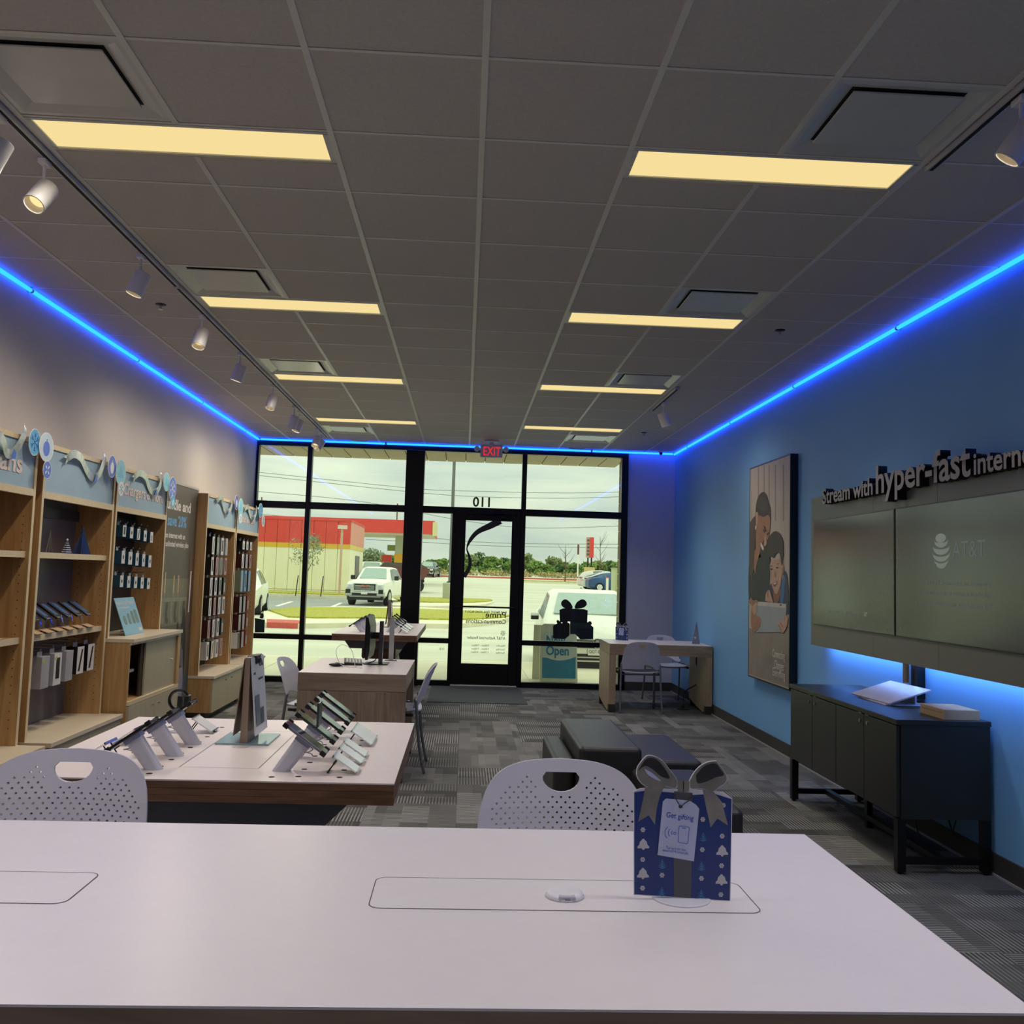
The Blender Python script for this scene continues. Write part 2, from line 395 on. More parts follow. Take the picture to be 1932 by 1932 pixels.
# ---- track lighting
M_TRK = mat('track_white', '#b9b8b2', 0.4); M_HEAD = mat('spot_white', '#dcd9d0', 0.4); M_BULB = emit_mat('spot_bulb', (1.0, 0.72, 0.32), 1.2)
def track(x, y0, y1, lb):
    t = thing('light_track', lb, 'light track', (x, y0, ZC-0.004))
    ln = y1-y0
    obj('rail_body', MB().box(-.018, .018, 0, ln, -.022, 0), M_TRK, t, bevel=.002)
    obj('slot', MB().box(-.008, .008, .01, ln-.01, -.0235, -.0215), M_DARK, t)
    obj('end_cap', MB().box(-.019, .019, -.006, 0, -.023, 0), M_TRK, t); obj('end_cap', MB().box(-.019, .019, ln, ln+.006, -.023, 0), M_TRK, t)
track(gx(-3.06), gy(-2.0), gy(4.6), 'long white ceiling light track near the shelves, counter end')
track(gx(-3.06), gy(4.65), gy(15.4), 'long white ceiling light track near the shelves, window end')
track(gx(3.06), gy(-2.0), gy(1.05), 'white ceiling light track beside the blue wall, counter end')
track(gx(3.06), gy(8.8), gy(10.7), 'short white ceiling light track beside the blue wall, by the window')
def head(x, y, aim, lb, power, group, ang=0.0):
    """cylinder spotlight: adapter, stem, can and bulb"""
    t = thing('track_spotlight', lb, 'spotlight', (x, y, ZC-0.027), 0, group)
    obj('adapter', MB().box(-.017, .017, -.035, .035, -.022, 0), M_HEAD, t, bevel=.003)
    obj('stem', MB().tube([(0, 0, -.02), (0, 0, -.105)], .0075, 8), M_HEAD, t)
    obj('knuckle', MB().tube([(-.016, 0, -.105), (.016, 0, -.105)], .012, 10), M_HEAD, t)
    d = Vector(aim).normalized(); piv = Vector((0, 0, -.105)) + Vector((0.0, 0.0, -.012))
    c0 = piv - d*0.055 + Vector((0, 0, -.035)); c1 = c0 + d*0.135
    can = MB(); can.tube([c0, c0+d*.004, c1], [.044, .047, .047], 20, caps=False)
    up = Vector((0, 0, 1)); a = d.cross(up).normalized(); b = a.cross(d)
    n = 20; base = len(can.v)
    can.add([c0 + (a*math.cos(2*PI*q/n)+b*math.sin(2*PI*q/n))*.044 for q in range(n)], [tuple(range(n))])
    can.add([c1 + (a*math.cos(2*PI*q/n)+b*math.sin(2*PI*q/n))*r for r in (.047, .042) for q in range(n)], [(q, (q+1) % n, n+(q+1) % n, n+q) for q in range(n)])
    can.tube([c1, c1-d*.04], [.042, .034], 20, caps=False)
    obj('can', can, M_HEAD, t, smooth=True)
    bl = MB().tube([c1-d*.04, c1-d*.036], .034, 20); obj('bulb', bl, M_BULB, t)
    ld = bpy.data.lights.new('spot_lamp', 'SPOT'); ld.energy = power; ld.color = (1.0, 0.86, 0.68); ld.spot_size = math.radians(150); ld.spot_blend = 1.0; ld.shadow_soft_size = 0.03
    lo = bpy.data.objects.new('spot_lamp', ld); C.objects.link(lo); lo.parent = t
    lo.location = c1+d*.004; lo.rotation_mode = 'QUATERNION'; lo.rotation_quaternion = d.to_track_quat('-Z', 'Y')
    return t
SP = 26.0
heads = [(-3.09, -0.9, (-.5, .2, -.8)), (-3.09, .92, (-.35, -.1, -.9)), (-3.09, 1.6, (-.15, -.55, -.75)), (-3.09, 3.63, (-.3, -.1, -.9)), (-3.09, 5.69, (-.1, -.35, -.9)),
         (-3.09, 7.55, (-.3, .05, -.95)), (-3.09, 9.74, (-.2, -.3, -.9)), (-3.09, 11.62, (-.25, .1, -.95)), (-3.09, 12.1, (-.3, -.2, -.9)), (-3.09, 14.2, (-.1, -.5, -.8)), (-3.09, 14.7, (-.4, -.4, -.8))]
ords = ['behind the counter stools', 'first in view', 'second in view', 'third in view', 'fourth in view', 'fifth in view', 'sixth in view', 'seventh in view', 'eighth in view', 'next to last before the window', 'last before the window']
for (k, j, d), w in zip(heads, ords):
    head(gx(k), gy(j), d, f'white cylinder spotlight on the shelf side track, {w}', SP, 'track spotlights')
head(gx(3.09), gy(.03), (-.45, .3, -.75), 'white cylinder spotlight on the blue wall track, over the counter end', SP*.6, 'track spotlights')
head(gx(3.09), gy(9.93), (.35, .05, -.85), 'single white cylinder spotlight on the short track by the window', SP*.6, 'track spotlights')

# ---- LED strips in the ceiling angle
M_LED = emit_mat('led_blue', (0.05, 0.75, 10.5), 1.0)
M_CLIP = mat('clip', '#8fa8b8', 0.3)
def led(lb, p0, p1):
    p0, p1 = Vector(p0), Vector(p1); t = thing('led_strip', lb, 'light strip', p0)
    obj('tube', MB().tube([(0, 0, 0), p1-p0], .013, 10), M_LED, t)
    n = max(2, int((p1-p0).length/1.9)); d = (p1-p0).normalized()
    for i in range(n):
        c = d*((i+0.6)*(p1-p0).length/n)
        obj('clip', MB().tube([c-d*.012, c+d*.012], .0145, 10), M_CLIP, t)
led('glowing blue light strip along the ceiling over the grey shelf wall', (XL+.02, YB+.1, ZC-.022), (XL+.02, YW-.03, ZC-.022))
led('glowing blue light strip along the ceiling over the blue wall', (XR-.02, YB+.1, ZC-.022), (XR-.02, YW-.03, ZC-.022))
led('glowing blue light strip along the ceiling over the shop window', (XL+.05, YW-.07, ZC-.022), (XR-.05, YW-.07, ZC-.022))

# ---- storefront
M_FRM = mat('storefront_black', '#0d0d0e', 0.35, metal=0.3, var=0.1)
M_GLASS = glass_mat('window_glass')
YF0, YF1 = YW-0.03, YW+0.08
def bar(name, x0, x1, z0, z1, par, m=None, y0=YF0, y1=YF1): return obj(name, MB().box(x0, x1, y0, y1, z0, z1), m or M_FRM, par, bevel=.004, seg=1)
def pane(x0, x1, z0, z1, par): return obj('pane', MB().box(x0, x1, YW+.018, YW+.026, z0, z1), M_GLASS, par)
win = struct('window_1', MB().box(XL, 2.215, YF0, YF1, 3.165, ZC), M_FRM)
SILL = 0.075
for a, b in ((XL, -.185), (.79, 2.215)): bar('sill', a, b, 0, SILL, win)
bar('mullion', XL, XL+.03, SILL, 3.165, win)
bar('mullion', -2.178, -2.114, SILL, 3.165, win)
bar('post', -.838, -.588, 0, 3.165, win, y0=YW-.09, y1=YW+.12)
bar('mullion', .75, .814, 0, 3.165, win)
bar('mullion', 2.125, 2.215, 0, 3.165, win)
for a, b in ((XL+.03, -2.178), (-2.114, -.838), (-.588, .75), (.814, 2.125)): bar('rail', a, b, 2.318, 2.41, win)
for a, b in ((XL+.03, -2.178), (-2.114, -.838), (-.588, -.185), (.814, 2.125)): bar('rail', a, b, .565, .632, win)
for a, b in ((XL+.03, -2.178), (-2.114, -.838), (.814, 2.125)):
    pane(a, b, 2.41, 3.165, win); pane(a, b, .632, 2.338, win); pane(a, b, SILL, .565, win)
transom = pane(-.588, .75, 2.41, 3.165, win); pane(-.588, -.185, .632, 2.338, win); side_low = pane(-.588, -.185, SILL, .565, win)
bar('jamb', -.185, -.14, 0, 2.338, win)
MIR = (-1, 0, 0)
M_VIN = mat('vinyl_dark', '#4a5048', 0.6)
p = onY(928, 957, YW); text('street_number', '110', .185, frame((.352, YW+.030, 2.43), MIR, (0, 0, 1), (0, 1, 0)), M_VIN, transom, bold=.004, width=.235)
door = struct('door_1', MB().box(-.14, 0.0, YW-.02, YW+.03, .02, 2.318), M_FRM)
bar('stile', .63, .75, .02, 2.318, door, y0=YW-.02, y1=YW+.03); bar('top_rail', 0.0, .63, 2.235, 2.318, door, y0=YW-.02, y1=YW+.03); bar('bottom_rail', 0.0, .63, .02, .305, door, y0=YW-.02, y1=YW+.03)
dpane = obj('pane', MB().box(0.0, .63, YW+.001, YW+.009, .305, 2.235), M_GLASS, door)
obj('push_bar', MB().tube([(-.09, YW-.05, 1.066), (.70, YW-.05, 1.066)], .012, 10).tube([(-.085, YW-.05, 1.066), (-.085, YW-.015, 1.066)], .01, 8).tube([(.695, YW-.05, 1.066), (.695, YW-.015, 1.066)], .01, 8), M_FRM, door)
obj('closer', MB().box(.34, .66, YW-.07, YW-.02, 2.335, 2.40).tube([(.5, YW-.05, 2.335), (.36, YW-.14, 2.325), (.2, YW-.03, 2.33)], .009, 6), M_FRM, door)
obj('threshold', MB().box(-.14, .75, YW-.06, YW+.08, 0, .016), mat('alu', '#d9d7d0', 0.3, metal=0.5), door)
M_VIN2 = mat('vinyl_grey', '#6c7468', 0.6)
def dtext(s, size, xr, z, w, bold=0.0, m=None): return text('lettering', s, size, frame((xr, YW+.012, z), MIR, (0, 0, 1), (0, 1, 0)), m or M_VIN, dpane, bold=bold, width=w)
dtext('15 W BRIGHT TRAIL ROAD BLDG 3', .042, .600, .985, .56, .001, M_VIN2)
dtext('Prime', .115, .590, .925, .275, .0015); dtext('Communications', .085, .590, .845, .545, .001)
dtext('AT&T Authorized Retailer', .056, .585, .632, .52, .0006, M_VIN2)
for q, (a, b) in enumerate((('Mon-Fri', '9:00am - 7:00pm'), ('Saturday', '9:00am - 7:00pm'), ('Sunday', '11:00am - 6:00pm'))):
    dtext(a, .038, .585, .535-q*.045, .12 if q else .11, 0, M_VIN2); dtext(b, .038, .37, .535-q*.045, .235, 0, M_VIN2)
gl = MB()
for q in range(5):                                  # striped globe: five curved bands
    z = .72+.03*(2-q)/2.2; hw = .034*math.sqrt(max(.05, 1-((2-q)/2.6)**2))
    pts = [(-hw+2*hw*i/8, (-.006*math.sin(PI*i/8))) for i in range(9)]
    gl.prism([(x+.552, z+dz) for x, dz in pts]+[(x+.552, z+dz+.006) for x, dz in pts[::-1]], 'y', YW+.010, YW+.011)
obj('globe_emblem', gl, M_VIN2, dpane)
text('lettering', '110', .05, frame((-.225, YW+.030, .47), MIR, (0, 0, 1), (0, 1, 0)), M_VIN2, side_low)
# ribbon decal on the door glass
pts = [onY(a, b, YW-.004) for a, b in ((944, 982), (925, 992), (902, 1003), (888, 1018), (881, 1034), (884, 1046), (887, 1060), (884, 1074), (875, 1088))]
ws = [14, 12, 9, 7, 2, 4, 6, 7, 9]
cv = spline_pts(pts, 5); rib = MB(); wl = []
for i in range(len(cv)):
    f = i/5; i0 = min(int(f), 8); i1 = min(i0+1, 8); wl.append((ws[i0]+(ws[i1]-ws[i0])*(f-int(f)))*13.05/1804)
vsr = []
for i, p_ in enumerate(cv):
    d = (cv[min(i+1, len(cv)-1)]-cv[max(i-1, 0)]).normalized(); nn = Vector((-d.z, 0, d.x)); vsr += [p_+nn*wl[i]/2, p_-nn*wl[i]/2]
rib.add(vsr, [(2*i, 2*i+1, 2*i+3, 2*i+2) for i in range(len(cv)-1)])
tag(solid(obj('ribbon_decal', rib, mat('ribbon_black', '#2e3032', 0.5)), .0006), 'dark curling ribbon decal stuck on the door glass', 'decal')

# ---- exit sign
ex = onY(927, 855, 12.42)
t = thing('exit_sign', 'grey ceiling exit sign with red letters and two lamp heads', 'exit sign', (ex.x, 12.42, ZC-.004))
M_SGN = mat('sign_grey', '#c6c9d2', 0.5)
obj('canopy', MB().box(-.09, .09, -.03, .03, -.022, 0), M_SGN, t, bevel=.004); obj('stem', MB().box(-.03, .03, -.012, .012, -.06, -.02), M_SGN, t)
obj('housing', MB().box(-.145, .145, -.025, .025, -.225, -.055), M_SGN, t, bevel=.012)
for s in (-1, 1):
    obj('arm', MB().tube([(s*.14, 0, -.12), (s*.19, 0, -.12)], .014, 8), M_SGN, t)
    obj('lamp_head', MB().tube([(s*.19, -.03, -.12), (s*.19, .02, -.12)], [.038, .03], 14), M_SGN, t)
text('lettering', 'EXIT', .165, frame((-.112, -.027, -.2), (1, 0, 0), (0, 0, 1), (0, -1, 0)), emit_mat('exit_red', (0.75, 0.02, 0.04), 1.0), t, bold=.0015, width=.225)
# camera dome
cd = onY(1247, 853, 12.9)
t = thing('security_camera', 'tiny black security camera at the ceiling corner', 'camera', (cd.x, 12.9, ZC-.004))
obj('mount', MB().lathe([(.03, 0), (.03, -.012)], n=14), M_SGN, t); obj('dome', MB().lathe([(.024, -.012), (.024, -.03), (.014, -.044)], n=14), M_DARK, t)
# entrance mat
a = onZ(805, 1325, 0); b = onZ(995, 1328, 0)
t = tag(obj('entrance_mat', MB().box(a.x, b.x, a.y, YW-.08, 0.0005, .009), mat('mat_grey', '#4f5350', 0.95, var=0.25, scale=180, bump=0.6, bscale=300), bevel=.003), 'plain dark grey entrance mat in front of the glass door', 'mat')
# ================================================================== FURNITURE
M_WHITE = mat('laminate_white', '#dcd8db', 0.32, var=0.012, scale=30)
M_WHT2 = mat('laminate_warm_white', '#ddd3cd', 0.34, var=0.012, scale=30)
W_LT = wood('wood_light', '#a48d6c', '#bda684', 'z'); W_LTX = wood('wood_light_x', '#927b5e', '#b09a7b', 'x'); W_LTY = wood('wood_light_y', '#927b5e', '#b09a7b', 'y')
W_GR = wood('wood_greige', '#7c6a58', '#9a8874', 'z', scale=1.3); W_GRX = wood('wood_greige_x', '#7c6a58', '#9a8874', 'x')
W_EDGE = wood('wood_ply_edge', '#5e4430', '#856247', 'x', scale=2.0)
M_BOOT = mat('boot_dark', '#33332f', 0.5); M_APR = mat('apron_grey', '#6d7076', 0.5); M_GAP = mat('seam_dark', '#4d4a4a', 0.7)
M_PLAS = mat('chair_plastic', '#c9c8d2', 0.38, var=0.02); M_LEG = mat('chair_metal', '#8d8f92', 0.3, metal=0.7); M_BLKP = mat('black_plastic', '#151516', 0.45)

def chair_back_mesh():
    half = [(.0, .31), (.09, .304), (.15, .285), (.185, .25), (.203, .20), (.214, .12), (.228, .0), (.20, -.012), (.165, -.004), (.10, .035), (.0, .052)]
    right = [(p.x, p.y) for p in spline_pts([(a, b, 0) for a, b in half], 4)]
    outer = right + [(-x, y) for x, y in right[::-1][1:-1]]
    handle = [(p[0], .255+p[1]) for p in ([(.047-.006*0, .012)] + [(.047*math.cos(t), .014-.036*math.sin(t)) for t in [PI*i/10 for i in range(0, 11)]])]
    handle = [(.047*math.cos(t), .268-.034*math.sin(t)) for t in [PI*i/12 for i in range(13)]] + [(-.038, .279), (.038, .279)]
    holes = [handle]
    r = 0
    v = .085
    while v < .285:
        u = -.195 + (.0108 if r % 2 else 0)
        while u < .196:
            lim = .196 - max(0, (v-.19))*0.62 - max(0, v-.25)*1.5
            near = abs(u) < .06 + max(0, (v-.24))*.5 and v > .235 - abs(u)*.42
            if abs(u) < lim-.012 and not near and v < .288-.6*u*u*4: holes.append(ellipse(u, v, .0032, .0032, 7))
            u += .0216
        v += .0114; r += 1
    me = plate_mesh(outer, holes, .007)
    b = bmesh.new(); b.from_mesh(me)
    for ax, lo, hi, st_ in ((0, -.24, .24, .02), (1, -.02, .32, .03)):
        q = lo
        while q < hi:
            no = (1, 0, 0) if ax == 0 else (0, 1, 0); co = (q, 0, 0) if ax == 0 else (0, q, 0)
            bmesh.ops.bisect_plane(b, geom=b.verts[:]+b.edges[:]+b.faces[:], plane_co=co, plane_no=no, dist=1e-6); q += st_
    b.to_mesh(me); b.free()
    for vv in me.vertices:
        u, v, w = vv.co
        vv.co = (u, -1.0*u*u + .32*v + .10*max(0, v-.2) + w, v)
    me.shade_flat(); return me
CHB = chair_back_mesh(); CHB.materials.append(M_PLAS)
def make_chair(label, sh=.45, stool=False, name='chair', group=None):
    t = thing(name, label, 'stool' if stool else 'chair', (0, 0, 0), 0, group)
    # seat: thin dished pad
    mb = MB(); nu, nv = 10, 10
    def S(i, j, lo):
        a = -1+2*i/nu; b = -1+2*j/nv
        x = .215*a*math.sqrt(1-.32*b*b*.5); y = .215*b*math.sqrt(1-.32*a*a*.5)
        z = sh + .014*(a*a+b*b*.4) - (.018*max(0, -b-.55)) - (.014 if lo else 0)
        return (x, y-.01, z)
    vs_ = [S(i, j, False) for i in range(nu+1) for j in range(nv+1)] + [S(i, j, True) for i in range(nu+1) for j in range(nv+1)]
    o2 = (nu+1)*(nv+1); fs = []
    for i in range(nu):
        for j in range(nv):
            q = i*(nv+1)+j; fs += [(q, q+1, q+nv+2, q+nv+1), (o2+q, o2+q+nv+1, o2+q+nv+2, o2+q+1)]
    for i in range(nu):
        q = i*(nv+1); fs += [(q, q+nv+1, o2+q+nv+1, o2+q), (q+nv, o2+q+nv, o2+q+2*nv+1, q+2*nv+1)]
    for j in range(nv):
        fs += [(j, o2+j, o2+j+1, j+1), (nu*(nv+1)+j, nu*(nv+1)+j+1, o2+nu*(nv+1)+j+1, o2+nu*(nv+1)+j)]
    mb.add(vs_, fs); obj('seat', mb, M_PLAS, t, smooth=True)
    bk = obj('backrest', CHB, M_PLAS, t); bk.location = (0, .205, sh+.045)
    for s in (-1, 1):
        obj('leg', MB().tube(spline_pts([(s*.222, .165, sh+.10), (s*.226, .18, sh-.02), (s*.232, .205, sh*.45), (s*.238, .25, 0)], 4), .0115, 8), M_LEG, t, smooth=True)
        obj('leg', MB().tube(spline_pts([(s*.222, .10, sh+.02), (s*.226, -.02, sh+.03), (s*.226, -.17, sh+.0), (s*.23, -.205, sh-.08), (s*.235, -.225, 0)], 4), .0115, 8), M_LEG, t, smooth=True)
        obj('bracket', MB().box(s*.225-.014, s*.225+.014, -.13, .15, sh-.03, sh-.008), M_BLKP, t, bevel=.004)
    obj('crossbar', MB().tube([(-.225, .1, sh-.03), (.225, .1, sh-.03)], .009, 8), M_LEG, t)
    if stool: obj('footrest', MB().tube([(-.233, -.21, sh*.33), (.233, -.21, sh*.33)], .009, 8), M_LEG, t)
    return t
ch = make_chair('light grey perforated chair tucked in facing the window, at the pale wood table', .45, group='perforated grey chairs'); ch.location = (2.035, 11.06, 0); ch.rotation_euler.z = PI
p = onY(1267, 1198, 12.15); dup(ch, (p.x-.1, 11.92, 0), 0.12, 'light grey perforated chair on the window side of the pale wood table')
dup(ch, (-.50, 7.60, 0), -PI/2, 'light grey perforated chair at the computer desk, on the aisle side')
dup(ch, (-1.13, 7.72, 0), PI/2-.15, 'light grey perforated chair at the computer desk, on the shelf side')
st = make_chair('white perforated stool behind the white counter, beside the gift standee', .69, True, 'stool', 'perforated counter stools'); st.location = (.262, 2.165, 0)
dup(st, (-.945, 2.165, 0), 0, 'white perforated stool behind the white counter, in front of the phone table')

# ---- white counter table in front
CZ = 1.015
t = thing('counter_table', 'long white topped counter table with wood edges', 'table', (-.30, 1.52, 0))
X0, X1, Y0, Y1 = -1.35+.30, .688+.30, 1.133-1.52, 1.906-1.52
obj('tabletop', MB().box(X0, X1, Y0, Y1, CZ-.003, CZ), M_WHITE, t)
obj('edge_band', MB().box(X0+.0005, X1-.0005, Y0+.0005, Y1-.0005, CZ-.075, CZ-.003), W_GRX, t)
obj('leg', MB().box(X0+.02, X0+.09, Y0+.03, Y1-.03, 0, CZ-.075), W_GR, t); obj('leg', MB().box(X1-.09, X1-.02, Y0+.03, Y1-.03, 0, CZ-.075), W_GR, t)
def groove(poly, w, z, m, par, name='cover_seam'):
    mb = MB(); n = len(poly)
    for i in range(n):
        a, b = Vector(poly[i]), Vector(poly[(i+1) % n]); d = (b-a).normalized(); nn = Vector((-d.y, d.x))*w/2
        mb.add([(*(a-nn), z), (*(b-nn), z), (*(b+nn), z), (*(a+nn), z)], [(0, 1, 2, 3)])
    return obj(name, mb, m, par)
for q, (a, b) in enumerate(((-.124, .463), (-1.16, -.56))):
    cv = obj('power_cover', MB().prism(rrect(a+.30, b+.30, 1.454-1.52, 1.597-1.52, .018), 'z', CZ-.0004, CZ+.0006), M_WHITE, t)
    groove(rrect(a+.30, b+.30, 1.454-1.52, 1.597-1.52, .018), .0016, CZ+.0008, M_GAP, cv)
pk = tag(obj('charging_puck', MB().lathe([(.030, 0), (.030, .003), (.027, .0075), (.022, .009), (.001, .0095)], (.172, 1.517, CZ+.0006), 28), mat('puck_white', '#dedde2', 0.3), smooth=True), 'round white charging puck set on the counter', 'puck')
obj('recess', MB().box(.160, .186, 1.488, 1.506, CZ+.002, CZ+.0095), mat('puck_inset', '#b9b8c2', 0.35), pk, bevel=.002); obj('logo_mark', MB().box(.169, .177, 1.4865, 1.488, CZ+.0045, CZ+.0055), mat('puck_mark', '#77777f', .5), pk)

# ---- wooden end-panel tables
def panel_table(label, ln, wd, loc, rz, name='table'):
    t = thing(name, label, 'desk' if name == 'desk' else 'table', loc, rz)
    h = .768
    obj('tabletop', MB().box(-ln/2, ln/2, -wd/2, wd/2, h-.004, h), M_WHT2, t)
    obj('apron', MB().box(-ln/2+.0005, ln/2-.0005, -wd/2+.0005, wd/2-.0005, h-.125, h-.004), W_LTX if name == 'table' else wood('wood_greige_y', '#7c6a58', '#9a8874', 'y'), t)
    for s in (-1, 1):
        x1 = s*(ln/2-.0005); x0 = x1-s*.075
        poly = [(-wd/2+.001, .09), (-wd/2+.075, .085), (-wd/2+.075, .03), (-wd/2+.12, .008), (wd/2-.2, .06), (wd/2-.075, .085), (wd/2-.001, .09), (wd/2-.001, h-.128), (-wd/2+.001, h-.128)]
        e = obj('end_panel', MB().prism(poly, 'x', min(x0, x1), max(x0, x1)), W_LT if name == 'table' else W_GR, t)
        for q in (-1, 1):
            y1 = q*(wd/2-.002); obj('boot', MB().box(min(x0, x1), max(x0, x1), min(y1, y1-q*.07), max(y1, y1-q*.07), 0, .09), M_BOOT, e)
    return t
panel_table('pale wood table with white top in the window corner', 1.18, .80, (2.266, 11.28, 0), 0, 'table')
panel_table('greige wood computer desk in the middle of the shop', 1.20, .775, (-.779, 7.615, 0), PI/2, 'desk')

# ---- phone display tables
def display_table(label, x0, x1, y0, y1, z):
    cx, cy = (x0+x1)/2, (y0+y1)/2; w, d = (x1-x0)/2, (y1-y0)/2
    t = thing('display_table', label, 'display table', (cx, cy, 0))
    obj('tabletop', MB().box(-w, w, -d, d, z-.004, z), M_WHT2, t)
    for k in range(3):
        obj('edge_ply', MB().box(-w+.0008*(k % 2), w-.0008*(k % 2), -d+.0008*(k % 2), d-.0008*(k % 2), z-.062+k*.0195, z-.062+(k+1)*.0195-.0006), W_EDGE, t)
    obj('apron', MB().prism([(-w*.78, z-.064), (-w*.62, z-.15), (w*.62, z-.15), (w*.78, z-.064)], 'y', -d*.82, d*.82), M_APR, t)
    obj('pedestal', MB().prism([(-w*.42, z-.15), (-w*.42, z-.26), (-w*.33, z-.32), (-w*.40, z-.45), (-w*.5, .03), (w*.5, .03), (w*.40, z-.45), (w*.33, z-.32), (w*.42, z-.26), (w*.42, z-.15)], 'y', -d*.5, d*.5), W_EDGE, t)
    obj('floor_plate', MB().box(-w*.62, w*.62, -d*.62, d*.62, 0, .03), M_BOOT, t)
    return t
DZ = .9
dt = display_table('white topped phone display table with plywood edge in front of the counter stools', -1.275, -.180, 2.82, 3.94, DZ)
ft = display_table('phone display table standing at the shop window', -1.245, -.433, 9.30, 11.5, DZ)
# seam lines of the middle cover and the small round ports
groove([(-.838+.7275, 2.99-3.38), (-.602+.7275, 2.99-3.38), (-.602+.7275, 3.66-3.38), (-.838+.7275, 3.66-3.38)], .0016, DZ+.0008, M_GAP, dt)
groove([(-.96+.839, -.8), (-.72+.839, -.8), (-.72+.839, .8), (-.96+.839, .8)], .003, DZ+.0008, M_GAP, ft)
for xs in ((-1.04, -.895), (-.465, -.345)):
    for x in xs:
        for q in range(9):
            obj('port', MB().lathe([(.009, DZ-.001), (.009, DZ+.0006)], (x+.7275, 2.89+q*.105-3.38, 0), 12), M_DARK, dt)
obj('port', MB().lathe([(.009, DZ-.001), (.009, DZ+.0006)], (-.54+.7275, 2.877-3.38, 0), 12), M_DARK, dt)

# ---- ottomans
M_OTT = mat('ottoman_leather', '#2c2c2a', 0.42, var=0.12, scale=30, bump=0.08, bscale=220); M_OTT2 = mat('ottoman_side', '#1b1c1c', 0.5)
def ottoman(label, x0, x1, y0, y1, h):
    t = thing('ottoman', label, 'ottoman', ((x0+x1)/2, (y0+y1)/2, 0))
    w, d = (x1-x0)/2, (y1-y0)/2
    obj('cushion', MB().box(-w, w, -d, d, .03, h), M_OTT, t, bevel=.028, seg=3, smooth=False)
    pip = rrect(-w+.004, w-.004, -d+.004, d-.004, .03); 
    obj('piping', MB().tube([(a, b, h-.022) for a, b in pip]+[(pip[0][0], pip[0][1], h-.022)], .004, 6), M_OTT2, t)
    for a in (-1, 1):
        for b in (-1, 1): obj('foot', MB().lathe([(.02, 0), (.02, .03)], (a*(w-.06), b*(d-.06), 0), 10), M_BLKP, t)
    return t
ottoman('tall black upholstered ottoman in the middle of the bench group', .722, 1.100, 5.775, 6.93, .50)
ottoman('low black ottoman on the door side of the tall one', .585, .716, 5.95, 6.78, .40)
ottoman('low black ottoman on the blue wall side of the tall one', 1.106, 1.505, 5.93, 6.93, .40)
ottoman('low black ottoman nearest the gift standee', 1.02, 1.40, 4.70, 5.70, .40)

# ---- black credenza
M_BLK = mat('credenza_black', '#24241f', 0.35, var=0.08); M_BLK2 = mat('credenza_frame', '#121213', 0.4, metal=0.3)
cx, cy = 2.585, 5.905
t = thing('credenza', 'black credenza cabinet with four doors under the screens', 'cabinet', (cx, cy, 0))
x0, x1, y0, y1 = 2.33-cx, 2.838-cx, 5.07-cy, 6.745-cy
obj('top_board', MB().box(x0-.006, x1+.004, y0-.006, y1+.006, .775, .802), M_BLK, t, bevel=.002)
obj('body', MB().box(x0+.022, x1, y0, y1, .285, .775), M_BLK, t)
dy = [6.738, 6.318, 5.913, 5.497, 5.078]
for q in range(4):
    d = obj('door', MB().box(x0, x0+.02, dy[q+1]-cy+.003, dy[q]-cy-.003, .292, .768), M_BLK, t, bevel=.0015)
    yk = (dy[q+1]-cy+.05) if q % 2 == 0 else (dy[q]-cy-.05)
    obj('lock', MB().tube([(x0-.006, yk, .727), (x0, yk, .727)], .011, 14), M_CHR, d)
    obj('catch', MB().box(x0-.004, x0+.002, yk-.022, yk+.022, .768, .774), M_CHR, d)
for a in (x0, x1-.045):
    for b in (y0, y1-.045):
        l_ = obj('leg', MB().box(a, a+.045, b, b+.045, .012, .285), M_BLK2, t); obj('glide', MB().lathe([(.012, 0), (.014, .012)], (a+.022, b+.022, 0), 10), M_BLKP, l_)
for b in (y0, y1-.045): obj('end_rail', MB().box(x0+.045, x1-.045, b+.008, b+.036, .05, .085), M_BLK2, t)
obj('long_rail', MB().box((x0+x1)/2-.02, (x0+x1)/2+.02, y0+.036, y1-.036, .052, .083), M_BLK2, t)
obj('mid_leg', MB().box((x0+x1)/2-.018, (x0+x1)/2+.018, 0.10, .14, 0, .285), M_BLK2, t)
M_CBL = mat('cable_black', '#0c0c0d', 0.5)
c = spline_pts([(2.70, 5.30, .30), (2.71, 5.26, .22), (2.70, 5.20, .17), (2.68, 5.16, .22), (2.69, 5.13, .30)], 5)
tag(obj('cable', MB().tube(c, .004, 6), M_CBL), 'black cable loop hanging under the credenza', 'cable')
c = spline_pts([(2.62, 5.42, .30), (2.60, 5.42, .24), (2.59, 5.40, .18), (2.60, 5.38, .10), (2.62, 5.34, .0045)], 5)
tag(obj('cable', MB().tube(c, .004, 6), M_CBL), 'thin black cable dropping to the floor under the credenza', 'cable')
# things on the credenza
t = thing('demo_stand', 'tilted white product board on an angled stand on the credenza', 'display board', (2.66, 5.86, .802))
P0, P1, P2, P3 = Vector((-.145, .27, .014)), Vector((-.118, -.22, .014)), Vector((.115, -.27, .105)), Vector((.09, .22, .105))
mb = MB(); nn = (P1-P0).cross(P2-P0).normalized()*-.008
mb.add([P0, P1, P2, P3, P0+nn, P1+nn, P2+nn, P3+nn], [(0, 1, 2, 3), (7, 6, 5, 4), (0, 4, 5, 1), (1, 5, 6, 2), (2, 6, 7, 3), (3, 7, 4, 0)])
obj('board', mb, mat('board_lilac', '#b9b8c6', 0.3), t)
obj('base', MB().box(-.13, .12, -.2, .2, 0, .006), mat('acrylic_white', '#c9c9d2', .25), t)
obj('support', MB().box(.07, .08, -.16, .16, .006, .09), mat('acrylic_white', '#c9c9d2', .25), t)
